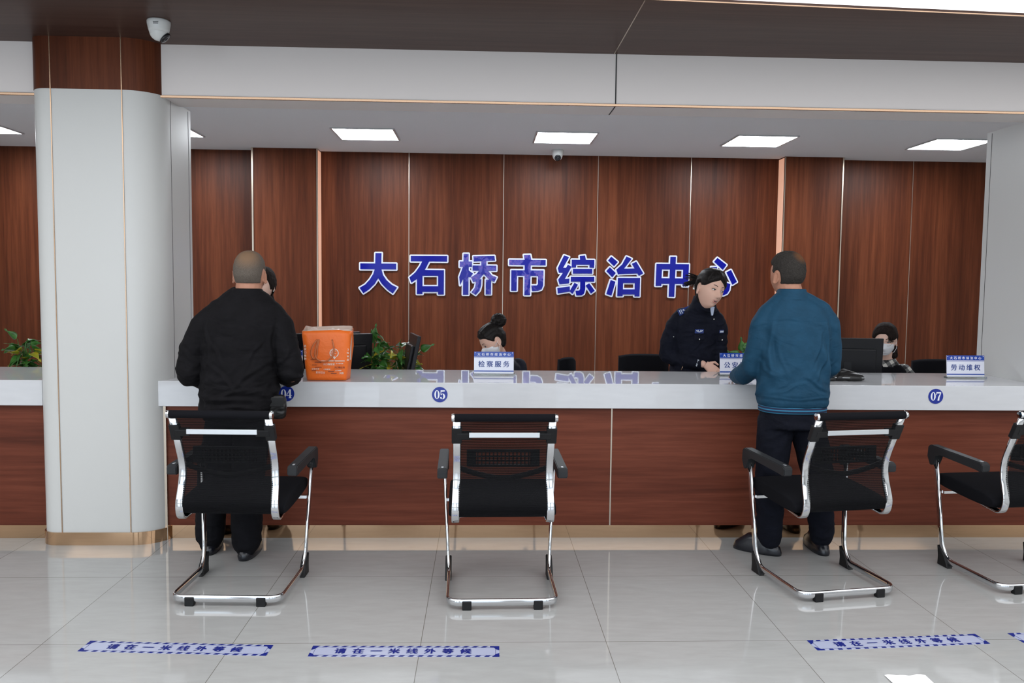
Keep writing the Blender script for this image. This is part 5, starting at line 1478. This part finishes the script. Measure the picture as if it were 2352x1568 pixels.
def woman_plaid():
    H = headM((3.378, 2.78, 1.145), -.56, .14, 0, 1.02)
    stool(3.47, 2.98, 'black office stool under the woman in the plaid shirt')
    P, body, jm = staff((3.47, 2.98, 0), 'seated woman with glasses, white face mask and plaid shirt, behind the large monitor', H, [(3.40, 2.81, 1.10), (3.44, 2.87, .98)],
        [(3.47, 2.98, .48, .18, .13), (3.47, 2.97, .62, .165, .12), (3.465, 2.94, .78, .17, .115), (3.46, 2.91, .87, .165, .10), (3.455, 2.89, .92, .12, .085), (3.445, 2.87, .99, .06, .058)],
        [[(3.31, 2.89, .885), (3.24, 2.82, .78), (3.22, 2.52, .79)], [(3.60, 2.90, .885), (3.655, 2.82, .78), (3.50, 2.52, .79)]],
        [[(3.40, 2.96, .56), (3.40, 2.64, .54), (3.40, 2.66, .08)], [(3.54, 2.96, .56), (3.54, 2.64, .54), (3.54, 2.66, .08)]], 'plaid', 'skin_pale', 81, -.1)
    face(P, H, body, 0, lips='mouth', gaze=(-.002, -.002))
    mask_on(P, H, body)
    v = bmesh.new(); torso(v, [(3.47, 2.98, .50, .185, .136), (3.47, 2.97, .62, .172, .126), (3.465, 2.94, .78, .177, .122), (3.46, 2.91, .86, .168, .116), (3.458, 2.895, .905, .140, .108), (3.450, 2.88, .950, .100, .090)], -.1)
    P.add('vest', remesh('vest', v, .007, 2), 'black_fabric')
    c = bmesh.new(); loft(c, [ering((3.444, 2.865 + dy, .935 + z), a, a, 28) for z, a, dy in ((0, .088, .01), (.03, .072, 0), (.06, .062, 0), (.062, .054, 0), (.03, .05, 0))], cap=False); P.bm('shirt_collar', c, 'plaid')
    def line(u, p):
        if u.y < 0:
            f = ss(-.85, -.45, u.y); lim = (.062 - .9*max(0, p.x - .012))*(1-f) + (.012)*f
        else: lim = .012 - .117*ss(0, .4, u.y)
        return p.z - lim
    keep = lambda u, p: line(u, p) > 0
    hair = P.bm('hair', hair_shell(H, True, line, .016, .003, (60, 30, 12), lambda u, p: .012*ss(0, .8, u.y)), 'hair_brownblack')
    t = bmesh.new()
    for k in range(9):
        x = .034 + .026*k/8; sweep(t, [H @ Vector((x*.8, -.080 + .2*x, .085)), H @ Vector((x, -.097 + .5*x*x/.05*.5, .045)), H @ Vector((x*1.06, -.092 + .7*x*x/.05*.6, .005 + .012*math.sin(k*2)))], .0032, .0015, (1, 0, 0), 5)
    P.bm('fringe', t, 'hair_brownblack', hair)
    t = bmesh.new(); limb(t, [H @ Vector((.0, .085, .0)), H @ Vector((.035, .085, -.07)), H @ Vector((.060, .06, -.125))], [.052, .050, .030], 12); P.bm('hair_back', t, 'hair_brownblack', hair)
    g = bmesh.new()
    for s in (-1, 1):
        pts = [H @ Vector((s*.033 + .025*math.cos(a), -.098 + .010*abs(math.cos(a)) , -.004 + .019*math.sin(a))) for a in [2*PI*k/24 for k in range(25)]]
        sweep(g, pts, .0012, .0012, (0, 0, 1), 6); sweep(g, [H @ Vector((s*.058, -.088, .0)), H @ Vector((s*.080, -.02, .0)), H @ Vector((s*.082, .012, .0))], .0012, .0016, (0, 0, 1), 6)
    sweep(g, [H @ Vector((-.009, -.099, -.001)), H @ Vector((.009, -.099, -.001))], .0012, .0012, (0, 0, 1), 6)
    P.bm('glasses', g, 'champagne')
woman_plaid()
